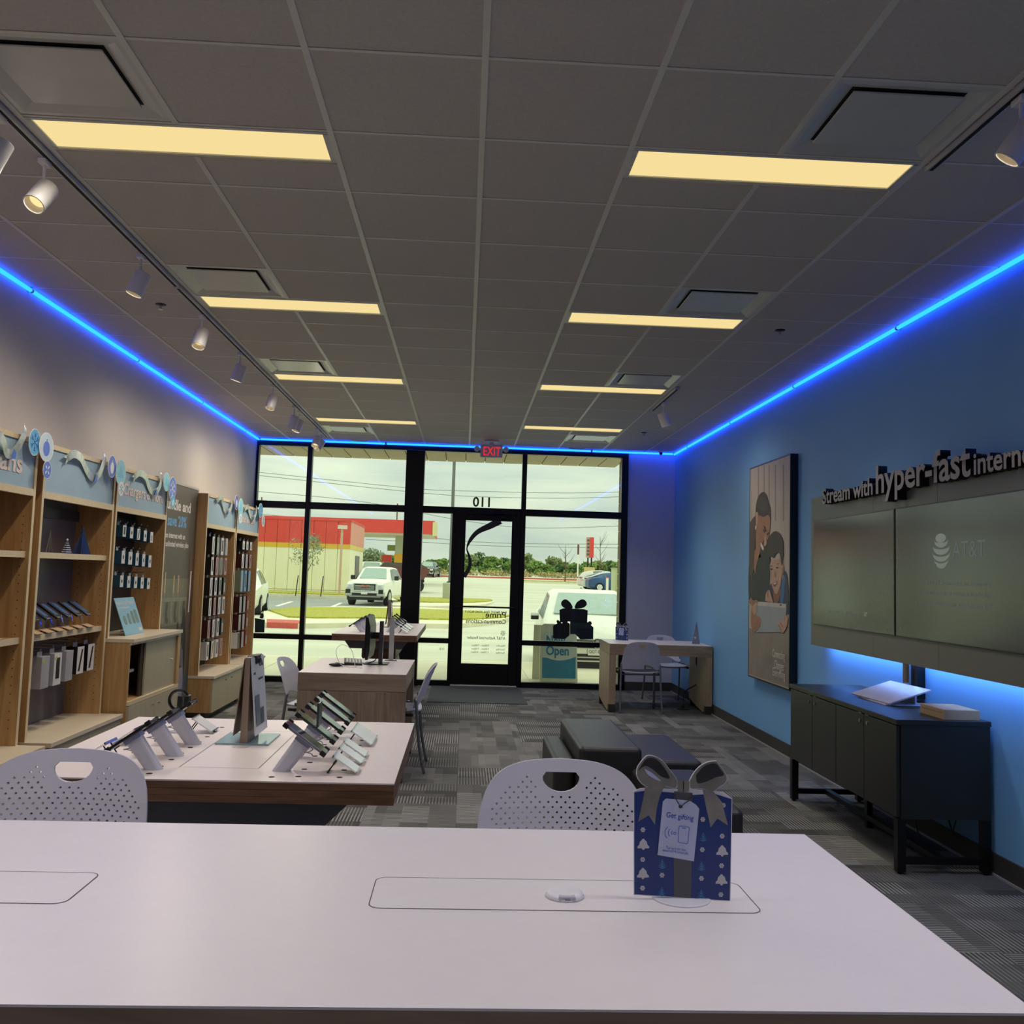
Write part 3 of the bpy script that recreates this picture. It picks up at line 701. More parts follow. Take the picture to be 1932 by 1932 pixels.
t = tag(obj('box', MB().box(2.60, 2.80, 5.10, 5.37, .802, .855), mat('cardboard', '#a78f6c', 0.7, var=.05), bevel=.002), 'flat brown cardboard box on the credenza end', 'box')
obj('flap_seam', MB().box(2.599, 2.60, 5.12, 5.35, .836, .838), mat('cardboard_dark', '#7d6849', .8), t)

# ---- screens wall
M_SUR = mat('surround_greige', '#6d6d62', 0.4, var=0.03)
SX = 2.75
sur = thing('screen_surround', 'olive grey backing panel carrying the two screens', 'wall panel', (SX, 5.95, 0))
segs = [7.49, 6.335, 5.45, 4.40]
for q in range(3): obj('panel', MB().box(0, .018, segs[q+1]-5.95+.0015, segs[q]-5.95-.0015, 1.033, 2.19), M_SUR, sur)
for yy in (7.2, 6.0, 4.8): obj('standoff', MB().box(.018, XR-SX-.004, yy-5.95-.03, yy-5.95+.03, 1.3, 1.36), M_BLK2, sur)
obj('backlight', MB().box(.025, .045, 4.45-5.95, 7.38-5.95, 1.06, 1.072), emit_mat('led_white_blue', (.5, .92, 2.2), 13.0), sur)
def screen_mat(name, c, r): return mat(name, c, r, var=0.05, spec=0.9, scale=3)
M_SCR = screen_mat('screen_reflection_tone', '#464a45', .16); M_BEZ = mat('bezel', '#2a2a28', .3)  # screen base colour raised to stand in for glossy room reflections
def tv(label, y1, y0):
    t = thing('television', label, 'screen', (SX, (y0+y1)/2, 1.6)); h = (y1-y0)/2
    obj('bezel', MB().box(-.012, -.001, -h, h, -.405, .405), M_BEZ, t, bevel=.002)
    s = obj('screen', MB().box(-.0135, -.012, -h+.008, h-.008, -.397, .397), M_SCR, t)
    return t, s
RT = lambda y, z, x=-.0142: frame((x, y, z), (0, -1, 0), (0, 0, 1), (-1, 0, 0))
M_GLO = emit_mat('screen_glyph', (.16, .18, .15), 1.0); M_GLO2 = emit_mat('screen_text', (.095, .115, .105), 1.0)
t, s = tv('wide wall screen on the poster side of the pair, faint text at its foot', 7.41, 5.985)
text('caption', 'Friday, Nov 22     12:25 PM', .028, RT(.42, -.30), M_GLO2, s, width=.52); text('caption', '63\u00b0', .04, RT(-.25, -.30), M_GLO, s, bold=.001)
t, s = tv('wide wall screen showing a striped globe logo and message lines', 5.97, 4.545)
SO = (5.2575, 1.6)
def sp(px, py): q = onX(px, py, 2.737); return (q.y-SO[0], q.z-SO[1])
cg = sp(1776, 1040); RG = (sp(1776, 1006)[1]-cg[1])
capc = sp(1775, 1014)
obj('globe_logo_cap', MB().prism(ellipse(capc[0], capc[1]-.004, RG*.58, RG*.26, 22), 'x', -.0144, -.0138), M_GLO, s)
for z0, w, d, th in ((.62, .78, .42, .26), (.30, .96, .50, .30), (-.06, .99, .52, .27), (-.40, .84, .45, .17), (-.66, .58, .30, .10)):
    up = []; lo = []
    for i in range(17):
        a = -1+i/8; k = math.sqrt(max(0, 1-a*a))
        lo.append((cg[0]+a*w*RG, cg[1]+(z0-d*k)*RG)); up.append((cg[0]+a*w*RG, cg[1]+(z0-(d-th)*k)*RG))
    obj('globe_logo_band', MB().prism(up+lo[::-1], 'x', -.0144, -.0138), M_GLO, s)
for ln, pa, pb, sz, mm in (('AT&T', (1797, 1052), (1860, 1050), .13, M_GLO2), ('The DIRECTV Stream Box is not responding.', (1734, 1103), (1870, 1104), .04, M_GLO2), ('Please power it on or connect it to a display.', (1737, 1121), (1868, 1123), .04, M_GLO2), ('If this message reappears, place an RSS ticket.', (1727, 1140), (1880, 1144), .04, M_GLO2)):
    a = sp(*pa); b = sp(*pb); text('caption', ln, sz, RT(a[0], a[1]), mm, s, width=a[0]-b[0])
# 3D letters standing on the panel edge
M_LET = mat('letter_face', '#aba6a2', .5); M_LETS = mat('letter_side', '#0e0e10', .6)
lt = thing('wall_lettering', 'raised grey letters reading Stream with hyper-fast internet', 'lettering', (SX, 5.95, 2.19))
def letters(s, size, y, z, w, x=-.03):
    M = frame((x, y-5.95, z-2.19), (0, -1, 0), (0, 0, 1), (-1, 0, 0))
    a = text('word_block', s, size, M, M_LETS, lt, extrude=.03, bold=size*.02, width=w)
    M2 = frame((x-.0305, y-5.95, z-2.19), (0, -1, 0), (0, 0, 1), (-1, 0, 0))
    text('word_face', s, size, M2, M_LET, a, bold=size*.02, width=w)
for s_, pa, pb, sz in (('Stream with', (1551, 953), (1646, 933), .16), ('hyper-fast', (1651, 940), (1829, 905), .255), ('internet', (1836, 902), (1962, 872), .165)):
    a = onX(*pa, 2.69); b = onX(*pb, 2.69); letters(s_, sz, a.y, 2.115, a.y-b.y)
bk = thing('wall_bracket', 'dark metal column on the blue wall under the screens', 'bracket', (XR-.001, 5.935, .88))
obj('cover', MB().box(-.05, 0, -.085, .085, -.06, .2), M_BLK2, bk); obj('tube', MB().tube([(-.055, .02, -.05), (-.055, .02, .18)], .035, 16), M_CHR, bk)

# ---- big wall poster on the blue wall
PX = 2.80
po = thing('wall_poster', 'tall framed poster of a woman and a boy with a tablet', 'poster', (PX, 8.725, 1.615))
hw, hh = .595, 1.02
fr = MB(); 
for a in (-1, 1): fr.box(-.002, XR-PX-.001, min(a*hw, a*(hw-.014)), max(a*hw, a*(hw-.014)), -hh, hh)
fr.box(-.002, XR-PX-.001, -hw+.014, hw-.014, hh-.014, hh); fr.box(-.002, XR-PX-.001, -hw+.014, hw-.014, -hh, -hh+.014)
obj('frame', fr, mat('frame_black', '#0b0b0d', .35), po)
obj('print', MB().box(.0, XR-PX-.002, -hw+.014, hw-.014, -hh+.014, hh-.014), mat('poster_wall', '#b9ada0', .5, var=.08, scale=2.2, stretch=(1, 6, .3)), po)
# flat printed shapes; u runs left to right as seen (towards the camera), v up
def pp(name, pts, m, lay, par=None, n=5, smooth=True):
    P = pts
    if smooth: P = [(q.x, q.y) for q in spline_pts([(a, b, 0) for a, b in pts+[pts[0]]], n)][:-1]
    x = -.0006*lay
    me = plate_mesh([(u, v) for u, v in P], [], .0004); me.transform(frame((x, 0, 0), (0, -1, 0), (0, 0, 1), (-1, 0, 0)))
    return obj(name, me, m, par or po)
def pic(px, py):                                  # picture pixel -> poster u,v
    q = onX(px, py, PX); return (8.725-q.y, q.z-1.615)
def cw(pts, x0=1400, y0=840, s=8.05): return [pic(x0+a/s, y0+b/s) for a, b in pts]
def cw2(pts): return cw(pts, 1400, 1060, 7.43)
SK = mat('print_skin', '#a3765a', .55, var=.12, scale=14); SK2 = mat('print_skin_light', '#c09a80', .55, var=.08, scale=14); SKD = mat('print_skin_dark', '#8a5a40', .55); HR = mat('print_hair', '#3c332a', .55, var=.35, scale=30, stretch=(1, 8, 1)); HR2 = mat('print_hair_light', '#4a3f33', .55, var=.3, scale=30, stretch=(1, 8, 1)); SH = mat('print_shirt', '#2b3133', .55, var=.15); DEN = mat('print_denim', '#3f6f9c', .55, var=.1); NAV = mat('print_navy', '#343a52', .55); TAB = mat('print_tablet', '#98a0a2', .5, var=.04); LIP = mat('print_teeth', '#e6ddd2', .5); DRK = mat('print_line', '#33251d', .55); TBL = mat('print_table', '#8f8678', .55, var=.14, scale=3); LPS = mat('print_lips', '#8c4a40', .55)
STR = mat('print_stripe', '#8f8376', .55, var=.05)
for xx in (240, 330, 405, 500, 620): pp('print_stripe', cw([(xx, 330-xx*.06), (xx+14, 326-xx*.06), (xx+16, 1150), (xx+2, 1150)]), STR, .6, smooth=False)
pp('print_table', cw2([(95, 930), (300, 960), (660, 900), (658, 1770), (400, 1680), (95, 1570)]), TBL, 1, smooth=False)
pp('print_hair', cw([(118, 1400), (128, 1200), (200, 1080), (215, 900), (255, 770), (325, 708), (380, 760), (410, 860), (440, 960), (445, 1110), (430, 1300), (380, 1560), (300, 1560), (230, 1700), (180, 1900), (118, 1925)]), HR, 2)
pp('print_hair_light', cw([(215, 940), (260, 830), (340, 790), (395, 880), (385, 1000), (300, 980)]), HR2, 3)
pp('print_face', cw([(210, 1250), (220, 1110), (245, 1060), (330, 1090), (400, 1060), (430, 1130), (425, 1280), (390, 1470), (340, 1570), (290, 1700), (240, 1690), (215, 1560)]), SK, 4)
pp('print_ear', cw([(212, 1030), (236, 1010), (248, 1060), (240, 1180), (216, 1240)]), SK2, 5)
pp('print_brow', cw([(332, 1215), (360, 1240), (374, 1300), (360, 1320), (345, 1270)]), DRK, 6)
pp('print_eye', cw([(330, 1265), (352, 1310), (348, 1335), (328, 1300)]), DRK, 6); pp('print_eye', cw([(385, 1345), (412, 1320), (408, 1350), (390, 1372)]), DRK, 6)
pp('print_nose', cw([(350, 1400), (368, 1360), (378, 1490), (350, 1535), (336, 1510)]), SK2, 6)
pp('print_mouth', cw([(283, 1470), (300, 1475), (345, 1560), (335, 1610), (300, 1580)]), LPS, 6); pp('print_teeth', cw([(288, 1478), (300, 1490), (332, 1560), (322, 1590), (297, 1545)]), LIP, 7)
pp('print_earring', cw([(206, 1225), (220, 1225), (222, 1275), (208, 1278)]), LIP, 7)
pp('print_neck', cw([(180, 1640), (230, 1560), (290, 1690), (250, 1730), (195, 1915), (178, 1900)]), SK, 5)
pp('print_shirt', cw2([(98, 60), (165, 0), (185, 170), (255, -170), (330, -330), (385, -250), (400, -60), (400, 120), (380, 400), (340, 560), (240, 560), (105, 520)]), SH, 5)
pp('print_hair_side', cw([(118, 1190), (200, 1085), (213, 1260), (205, 1480), (190, 1680), (176, 1925), (118, 1925)]), mat('print_hair_brown', '#54483a', .55, var=.3, scale=30, stretch=(1, 8, 1)), 6.5)
pp('print_neckline', cw2([(160, -10), (215, -150), (262, -175), (205, 60), (184, 165)]), SK, 6)
pp('print_boy_shirt', cw2([(340, 560), (360, 420), (420, 300), (560, 260), (600, 130), (640, 200), (655, 460), (652, 740), (560, 600), (440, 570)]), NAV, 6)
pp('print_collar', cw2([(540, 570), (556, 330), (588, 200), (612, 230), (600, 400), (575, 580)]), DEN, 7)
pp('print_boy_neck', cw2([(440, 420), (545, 380), (540, 480), (500, 575), (455, 560)]), SKD, 7)
pp('print_boy_face', cw2([(398, 60), (420, -10), (520, -40), (585, 40), (590, 110), (565, 170), (545, 330), (490, 450), (450, 400), (415, 270)]), SK2, 8)
pp('print_boy_hair', cw([(395, 1540), (410, 1440), (450, 1350), (515, 1305), (580, 1345), (625, 1440), (640, 1570), (630, 1720), (610, 1830), (590, 1700), (565, 1630), (510, 1670), (490, 1710), (435, 1690), (425, 1790), (400, 1740)]), HR, 9)
pp('print_boy_ear', cw2([(568, 95), (592, 80), (590, 150), (572, 175)]), SK, 9)
for a, b in ((415, 105), (495, 85)): pp('print_boy_eye', cw2([(a-18, b-5), (a+8, b-14), (a+28, b-2), (a+5, b+10)]), DRK, 10)
for a, b in ((410, 60), (500, 30)): pp('print_boy_brow', cw2([(a-16, b+10), (a+8, b-6), (a+30, b+2), (a+6, b+4)]), HR, 10)
pp('print_boy_nose', cw2([(462, 190), (475, 120), (488, 205), (470, 222)]), SK, 10)
pp('print_boy_mouth', cw2([(443, 300), (480, 290), (505, 268), (498, 315), (468, 350), (450, 335)]), LPS, 10); pp('print_boy_teeth', cw2([(450, 302), (480, 298), (496, 284), (488, 305), (462, 318)]), LIP, 11)
pp('print_tablet', cw2([(205, 570), (225, 555), (610, 588), (628, 605), (625, 760), (600, 960), (540, 985), (260, 985), (200, 960)]), TAB, 9, n=3)
pp('print_tablet_edge', cw2([(205, 562), (400, 572), (625, 596), (622, 650), (400, 628), (210, 612)]), mat('print_tablet_edge', '#c2bcae', .5), 10, smooth=False)
pp('print_lens', cw2([(538, 596), (566, 598), (566, 617), (538, 614)]), DRK, 11, smooth=False)
pp('print_hand', cw2([(110, 575), (135, 500), (165, 540), (222, 535), (225, 580), (210, 640), (205, 740), (268, 790), (262, 900), (180, 985), (140, 900), (135, 720), (145, 620)]), SK, 12)
pp('print_fingers', cw2([(150, 640), (185, 590), (218, 578), (212, 690), (175, 740)]), SK2, 13)
pp('print_hand', cw2([(335, 540), (345, 450), (375, 400), (400, 410), (415, 460), (440, 540), (445, 565), (380, 560)]), SK2, 12)
pp('print_hand', cw2([(505, 890), (540, 830), (590, 810), (620, 745), (652, 790), (640, 900), (595, 985), (560, 985)]), SK2, 12)
for (a, b), (c_, d_) in (((545, 850), (588, 920)), ((520, 880), (570, 975)), ((175, 880), (250, 850)), ((165, 800), (262, 830)), ((370, 420), (380, 500))): pp('print_crease', cw2([(a, b), (a+8, b), (c_, d_), (c_-8, d_)]), SKD, 14, smooth=False)
M_PTX = mat('print_white', '#d8d3c8', .5)
for s, px, py, size, w, sh_ in (('Connecting', 452, 1330, .1, .0, 0), ('Changes', 470, 1490, .11, 0, .3), ('Everything', 455, 1590, .1, 0, 0)):
    u, v = cw2([(px, py)])[0]; u2, _ = cw2([(625 if s != 'Changes' else 608, py)])[0]
    text('slogan', s, size, frame((-.0012*14, -u, v), (0, -1, 0), (0, 0, 1), (-1, 0, 0)), M_PTX, po, width=u2-u, shear=sh_)
# ================================================================== WALL SHELVES AND GOODS
W_SH = wood('shelf_wood', '#a8814f', '#c39c69', 'z'); W_SHY = wood('shelf_wood_y', '#a8814f', '#c39c69', 'y')
M_EDG = mat('shelf_edge', '#dccaa2', .45, var=.04, scale=20); M_HDR = mat('header_blue_grey', '#9db9c8', .5, var=.04, scale=6); M_BACK = mat('shelf_back_grey', '#77777c', .35, metal=.2); M_BACKD = mat('shelf_back_dark', '#2c2a2c', .5)
M_DOOR = mat('cabinet_door', '#b3a98a', .45, var=.04, scale=14, stretch=(1, 1, .12)); M_LEDGE = mat('ledge_cream', '#d9cbb0', .4, var=.03)
SF, SB = -2.595, XL+.004
LET = mat('header_letter', '#e3d2c6', .5)
def LT(x, y, z): return frame((x, y, z), (0, 1, 0), (0, 0, 1), (1, 0, 0))
def shelf_unit(label, y0, y1, ledge, shelves, back, txt=None, tall_base=False, dark=False):
    t = thing('display_shelf', label, 'shelf', (SB, y0, 0)); o = Vector((SB, y0, 0))
    def B(nm, x0, x1, a, b, z0, z1, m, par=None, bv=0): return obj(nm, MB().box(x0-SB, x1-SB, a-y0, b-y0, z0, z1), m, par or t, bevel=bv)
    th = .028; top = 2.235
    for a, lab in ((y0, 0), (y1-th, 1)):
        s = B('side_panel', SB, SF-.002, a, a+th, ledge, top, W_SH); B('edge_strip', SF-.002, SF, a, a+th, ledge, top, M_EDG, s)
        hp = MB()
        for xx in (SB+.05-SB, SF-.05-SB):
            for q in range(int((1.86-ledge-.1)/.05)):
                yy = a-y0+(th if lab == 0 else 0); z = ledge+.1+q*.05; e = .0008
                hp.add([(xx-.003, yy+(e if lab == 0 else -e), z-.003), (xx+.003, yy+(e if lab == 0 else -e), z-.003), (xx+.003, yy+(e if lab == 0 else -e), z+.003), (xx-.003, yy+(e if lab == 0 else -e), z+.003)], [(0, 1, 2, 3)])
        h = obj('peg_holes', hp, M_DARK, s); h['kind'] = 'stuff'
    B('top_panel', SB, SF, y0+th, y1-th, top-.03, top, M_EDG)
    B('back_panel', SB, SB+.008, y0+th, y1-th, ledge, top-.03, back)
    hd = B('header_panel', SF-.02, SF-.008, y0+th, y1-th, 1.935, top-.03, M_HDR)
    B('header_rail', SF-.03, SF-.001, y0+th, y1-th, 1.893, 1.935, M_EDG)
    B('inner_rail', SB+.008, SB+.03, y0+th, y1-th, 1.80, 1.87, mat('rail_dark', '#3a3a44', .4))
    for z in shelves:
        s = B('shelf_board', SB+.01, SF-.03, y0+th, y1-th, z-.034, z, W_SHY); B('front_lip', SF-.03, SF-.022, y0+th, y1-th, z-.036, z+.001, M_EDG, s)
    if txt: text('lettering', txt[0], txt[1], LT(SF-.006-SB, txt[2]-y0, txt[3]), LET, hd, bold=.003, width=txt[4], extrude=.001)
    bx = -2.435 if not tall_base else -2.40
    b = B('base_cabinet', SB, bx-.03, y0, y1, .06, ledge-.028, W_SH); B('toe_kick', SB, bx-.07, y0+.01, y1-.01, 0, .06, M_BOOT, b)
    B('ledge', SB, bx, y0-.003, y1+.003, ledge-.028, ledge, M_LEDGE, bv=.002)
    ym = (y0+y1)/2
    if not tall_base:
        for a, c in ((y0+.004, ym-.002), (ym+.002, y1-.004)):
            d = B('door', bx-.03, bx-.012, a, c, .062, ledge-.032, M_DOOR)
            yk = c-.12 if a < ym-.1 else a+.12
            obj('knob', MB().tube([(bx-.012-SB, yk-y0, ledge-.085), (bx+.004-SB, yk-y0, ledge-.085)], .008, 10), M_CHR, d)
            B('catch', bx-.02, bx-.006, yk-.02, yk+.02, ledge-.034, ledge-.028, M_CHR, d)
    else:
        zo0, zo1 = .50, ledge-.045
        # open bay in the upper half with a sliding door, two doors below
        b.data = MB().box(0, .012, 0, y1-y0, .06, ledge-.028).box(0, bx-.03-SB, 0, .022, .06, ledge-.028).box(0, bx-.03-SB, y1-y0-.022, y1-y0, .06, ledge-.028).box(0, bx-.03-SB, .022, y1-y0-.022, .06, zo0).mesh('base_cabinet'); b.data.materials.append(W_SH)
        B('frame_rail', bx-.03, bx-.014, y0, y1, zo0-.03, zo0, M_EDG); B('frame_rail', bx-.03, bx-.014, y0, y1, zo1, ledge-.028, M_EDG)
        B('frame_stile', bx-.03, bx-.014, y1-.075, y1, zo0, zo1, W_SH)
        d = B('sliding_door', bx-.044, bx-.03, y0+.37, y1-.06, zo0, zo1, M_DOOR); obj('knob', MB().tube([(bx-.03-SB, y1-.2-y0, .72), (bx-.014-SB, y1-.2-y0, .72)], .008, 10), M_CHR, d)
        B('tambour_edge', bx-.06, bx-.046, y0+.30, y0+.37, zo0, zo1, mat('tambour', '#3b2c1f', .5))
        B('inner_lining', SB+.013, SB+.02, y0+.023, y1-.023, zo0, zo1, M_BACK)
        s = B('inner_shelf', SB+.02, bx-.09, y0+.023, y0+.30, .69, .71, mat('shelf_white', '#c6c2ba', .5))
        for a, c in ((y0+.004, ym-.002), (ym+.002, y1-.004)):
            d = B('door', bx-.03, bx-.012, a, c, .062, zo0-.034, M_DOOR); yk = c-.07 if a < ym-.1 else a+.07
            obj('knob', MB().tube([(bx-.012-SB, yk-y0, zo0-.09), (bx+.004-SB, yk-y0, zo0-.09)], .008, 10), M_CHR, d)
    return t
U0 = shelf_unit('wooden wall shelf unit with plans lettered on its header', 4.68, 5.88, .42, (1.56, 1.05), M_BACK, ('Plans', .16, 5.265, 2.015, .42))
U1 = shelf_unit('wooden wall shelf unit with blank header, paper trees and phone cases', 5.97, 7.175, .42, (1.56, 1.05), M_BACK)
U2 = shelf_unit('wooden wall shelf unit lettered Chargers & more over an open cupboard', 7.215, 8.43, .955, (), M_BACKD, ('Chargers & more', .125, 7.36, 2.03, .95), True)
U3 = shelf_unit('wooden wall shelf unit with blank header packed with phone cases', 9.72, 10.95, .42, (), M_BACKD)
U4 = shelf_unit('wooden wall shelf unit nearest the shop window, packed with red boxes', 10.99, 12.16, .42, (), M_BACKD, ('Cases & more', .12, 11.15, 2.03, .75))

# ---- poster between the shelves
GP = -2.69
gp = thing('standing_poster', 'dark shop poster reading Bundle and save 20% between the shelves', 'poster', (GP, 8.445, 0))
PW = 1.265
obj('board', MB().box(-.03, 0, 0, PW, .02, 2.27), mat('poster_olive', '#5c5546', .5, var=.12, scale=2), gp)
obj('frame_rail', MB().box(-.032, .004, -.004, PW+.004, 2.255, 2.275), mat('poster_frame', '#b9b6aa', .4), gp)
M_PW = mat('poster_white', '#e2dbd0', .5); M_PB = mat('poster_blue', '#6fa9d6', .5)
def PT(s, size, y, z, w, m, b=.002): text('slogan', s, size, LT(.0016, y, z), m, gp, bold=b, width=w)
for s_, pa, pb, sz, mm, bo in (('Bundle and', (308, 950), (359, 964), .135, M_PW, .004), ('save 20%', (316, 983), (351, 992), .14, M_PB, .004), ('on internet with an', (312, 1010), (349, 1014), .07, M_PW, .002), ('unlimited wireless plan', (312, 1028), (355, 1030), .07, M_PW, .002)):
    a = onX(*pa, GP); b = onX(*pb, GP); PT(s_, sz, a.y-8.445, b.z-.02, b.y-a.y, mm, bo)
def pq(nm, pts, m, lay, sm=True):
    P = [(q.x, q.y) for q in spline_pts([(a, b, 0) for a, b in pts+[pts[0]]], 4)][:-1] if sm else pts
    me = plate_mesh(P, [], .0004); me.transform(LT(.0006*lay, .14 if max(a for a, b in P) < 1.1 else 0, 0)); return obj(nm, me, m, gp)
MA = mat('print_mantel', '#8d8a72', .55); GL = mat('print_candle', '#d8b878', .5); GN = mat('print_garland', '#565a48', .6, var=.3, scale=30); MN = mat('print_tan', '#a48c72', .55, var=.15, scale=8); BD = mat('print_dark', '#2c2a26', .55); LV = mat('print_lavender', '#8f8c9a', .55, var=.1); FL = mat('print_floor', '#4d5a5c', .55, var=.1); BLU = mat('print_pale_blue', '#7fa0ac', .55)
pq('print_wall', [(.02, 1.38), (1.0, 1.38), (1.0, .95), (.02, .95)], mat('print_room', '#77765f', .55, var=.08), 1, False)
pq('print_floor', [(.0, .02), (PW, .02), (PW, .45), (.0, .5)], FL, 1, False)
pq('print_mantel', [(.02, 1.21), (.93, 1.20), (.93, 1.165), (.02, 1.175)], MA, 2, False)
for y, h in ((.22, .2), (.48, .17), (.62, .17)): pq('print_candle', [(y-.014, 1.24), (y+.014, 1.24), (y+.01, 1.24+h), (y-.01, 1.24+h)], GL, 2, False); pq('print_candlestick', [(y-.025, 1.21), (y+.025, 1.21), (y+.02, 1.25), (y-.02, 1.25)], MA, 2.5, False)
for q in range(6): pq('print_stocking', [(.15+q*.13, 1.16), (.21+q*.13, 1.16), (.2+q*.13, 1.05), (.24+q*.13, 1.0), (.2+q*.13, .97), (.15+q*.13, 1.02)], GN if q % 2 else MA, 3)
pq('print_person', [(.02, 1.0), (.16, .93), (.30, .78), (.36, .6), (.35, .45), (.02, .45)], MN, 4); pq('print_head', [(.02, 1.1), (.12, 1.09), (.16, 1.0), (.12, .92), (.02, .9)], mat('print_brown', '#6b5340', .55), 5)
pq('print_chair', [(.45, .62), (.62, .63), (.62, .42), (.42, .42)], BLU, 4)
pq('print_person', [(.66, .98), (.78, .9), (.86, 1.1), (.95, .8), (.94, .4), (.82, .2), (.70, .42), (.66, .7)], BD, 5); pq('print_dress', [(.70, .5), (.9, .52), (.93, .3), (.84, .06), (.74, .28)], LV, 6)
for q in range(4): pq('print_stripe', [(.72+q*.045, .85-q*.05), (.735+q*.045, .85-q*.05), (.80+q*.04, .58-q*.03), (.785+q*.04, .58-q*.03)], LV, 6, False)
pq('print_column', [(.95, 1.62), (1.08, 1.62), (1.05, .95), (.93, .95)], mat('print_brown', '#6b5340', .55), 3, False); pq('print_candle', [(1.0, 1.45), (1.035, 1.45), (1.02, 1.05), (.985, 1.05)], M_PW, 4, False)

# ---- holiday header ornaments: ribbon with three paper badges
M_RIB = mat('ribbon_silver', '#cfd6c4', .25, metal=.45, var=.25, scale=25); M_RIBB = mat('ribbon_blue', '#3f6fc4', .35)
BC = {'sky': mat('badge_sky', '#58b6e2', .45, var=.12, scale=5), 'ice': mat('badge_ice', '#c9e0ea', .45, var=.06), 'blue': mat('badge_blue', '#5c7fdc', .45, var=.1), 'aqua': mat('badge_aqua', '#8fd8e4', .45), 'deep': mat('badge_deep', '#3446a8', .45), 'white': mat('badge_white', '#eef2ee', .5)}
OX = SF+.004
def ornament(label, pts_rib, badges):
    c0 = pts_rib[0]
    t = thing('header_ornament', label, 'ornament', (OX, c0[0], c0[1]))
    cv = spline_pts([(0, a-c0[0], b-c0[1]) for a, b in pts_rib], 5); n = len(cv)
    vs_ = []; wd = .055
    for i, p_ in enumerate(cv):
        k = i/(n-1); x = .012+.012*math.sin(k*PI*3)
        d = (cv[min(i+1, n-1)]-cv[max(i-1, 0)]).normalized(); nn = Vector((0, -d.z, d.y)); w = wd*(1 if k > .06 else .9)
        vs_ += [p_+Vector((x, 0, 0))+nn*w/2, p_+Vector((x, 0, 0))-nn*w/2]
    rb = MB().add(vs_, [(2*i, 2*i+1, 2*i+3, 2*i+2) for i in range(n-1)])
    d0 = (cv[1]-cv[0]).normalized(); nn = Vector((0, -d0.z, d0.y)); x = Vector((.012, 0, 0))
    rb.add([cv[0]+x+nn*wd*.45, cv[0]+x, cv[0]+x-d0*.04+nn*wd*.5], [(0, 1, 2)]); rb.add([cv[0]+x-nn*wd*.45, cv[0]+x, cv[0]+x-d0*.04-nn*wd*.5], [(0, 2, 1)])
    solid(obj('ribbon', rb, M_RIB, t), .0008)
    # darker fold at the low point
    lowi = min(range(n), key=lambda i: cv[i].z); q = cv[lowi]
    obj('ribbon_fold', MB().prism([(q.y-.012, q.z-.028), (q.y+.04, q.z-.024), (q.y+.045, q.z+.015), (q.y+.02, q.z+.03)], 'x', .022, .024), M_RIBB, t)
    for i, (y, z, ry, rz_, col, mot, mc) in enumerate(badges):
        xx = .03+.006*i; y -= c0[0]; z -= c0[1]
        rim = obj('badge', MB().prism(ellipse(y, z, ry, rz_, 28), 'x', xx, xx+.003), BC['white'], t)
        obj('badge_face', MB().prism(ellipse(y, z, ry*.93, rz_*.95, 28), 'x', xx+.003, xx+.0034), BC[col], rim)
        mb = MB(); x0, x1 = xx+.0034, xx+.0038
        if mot == 'flake':
            for k in range(6):
                a = k*PI/3+PI/6; c_, s_ = math.cos(a), math.sin(a)
                def R(u, v): return (y+(u*c_-v*s_)*ry/.06, z+(u*s_+v*c_)*rz_/.06)
                mb.prism([R(0, -.002), R(.038, -.002), R(.038, .002), R(0, .002)], 'x', x0, x1)
                for u in (.02, .03):
                    for sgn in (-1, 1): mb.prism([R(u, 0), R(u+.004, 0), R(u+.012, sgn*.01), R(u+.008, sgn*.01)], 'x', x0, x1)
        elif mot == 'bauble':
            mb.prism(ellipse(y, z-.01, ry*.45, rz_*.52, 20), 'x', x0, x1); mb.box(x0, x1, y-.006, y+.006, z+rz_*.42, z+rz_*.55)
        elif mot == 'tree':
            for k in range(7):
                w = ry*.12*(k+1); zz = z+rz_*.4-rz_*.13*k; mb.box(x0, x1, y-w*.7, y+w*.7, zz, zz+rz_*.05)
        elif mot == 'cross':
            for k in range(4):
                a = PI/4+k*PI/2; mb.prism([(y+math.cos(a+s)*r*ry, z+math.sin(a+s)*r*rz_) for r, s in ((.08, 0), (.5, -.28), (.68, 0), (.5, .28))], 'x', x0, x1)
        obj('motif', mb, BC[mc], rim)
    return t
def yz(px, py): q = onX(px, py, OX); return (q.y, q.z)
def rel(pts, cx, cy, s): return [yz(cx+a/s, cy+b/s) for a, b in pts]
s = 10.73
def badge(px, py, rx, ry, *r):
    c = yz(px, py); a = yz(px+rx, py); b = yz(px, py-ry); return (c[0], c[1], abs(a[0]-c[0]), abs(b[1]-c[1]), *r)
ornament('silver ribbon with sky blue and white paper badges on the plans header', rel([(-300, 430), (-120, 330), (20, 480), (120, 680), (230, 700), (330, 520), (430, 250), (470, 170)], 0, 790, s),
         [badge(55, 834, 11, 26, 'sky', 'flake', 'deep'), badge(75.5, 843, 14, 28, 'ice', 'bauble', 'blue'), badge(75, 886, 8, 17, 'blue', 'cross', 'white')])
ornament('silver ribbon with lilac and aqua paper badges on the blank header above the trees', rel([(350, 480), (450, 390), (560, 420), (680, 520), (790, 720), (870, 860), (960, 830), (1050, 620), (1130, 420)], 90, 820, s),
         [badge(203, 880, 7.5, 21.5, 'blue', 'bauble', 'white'), badge(218, 891, 9.5, 25, 'aqua', 'tree', 'sky'), badge(217, 922, 5.5, 14, 'white', 'flake', 'sky')])
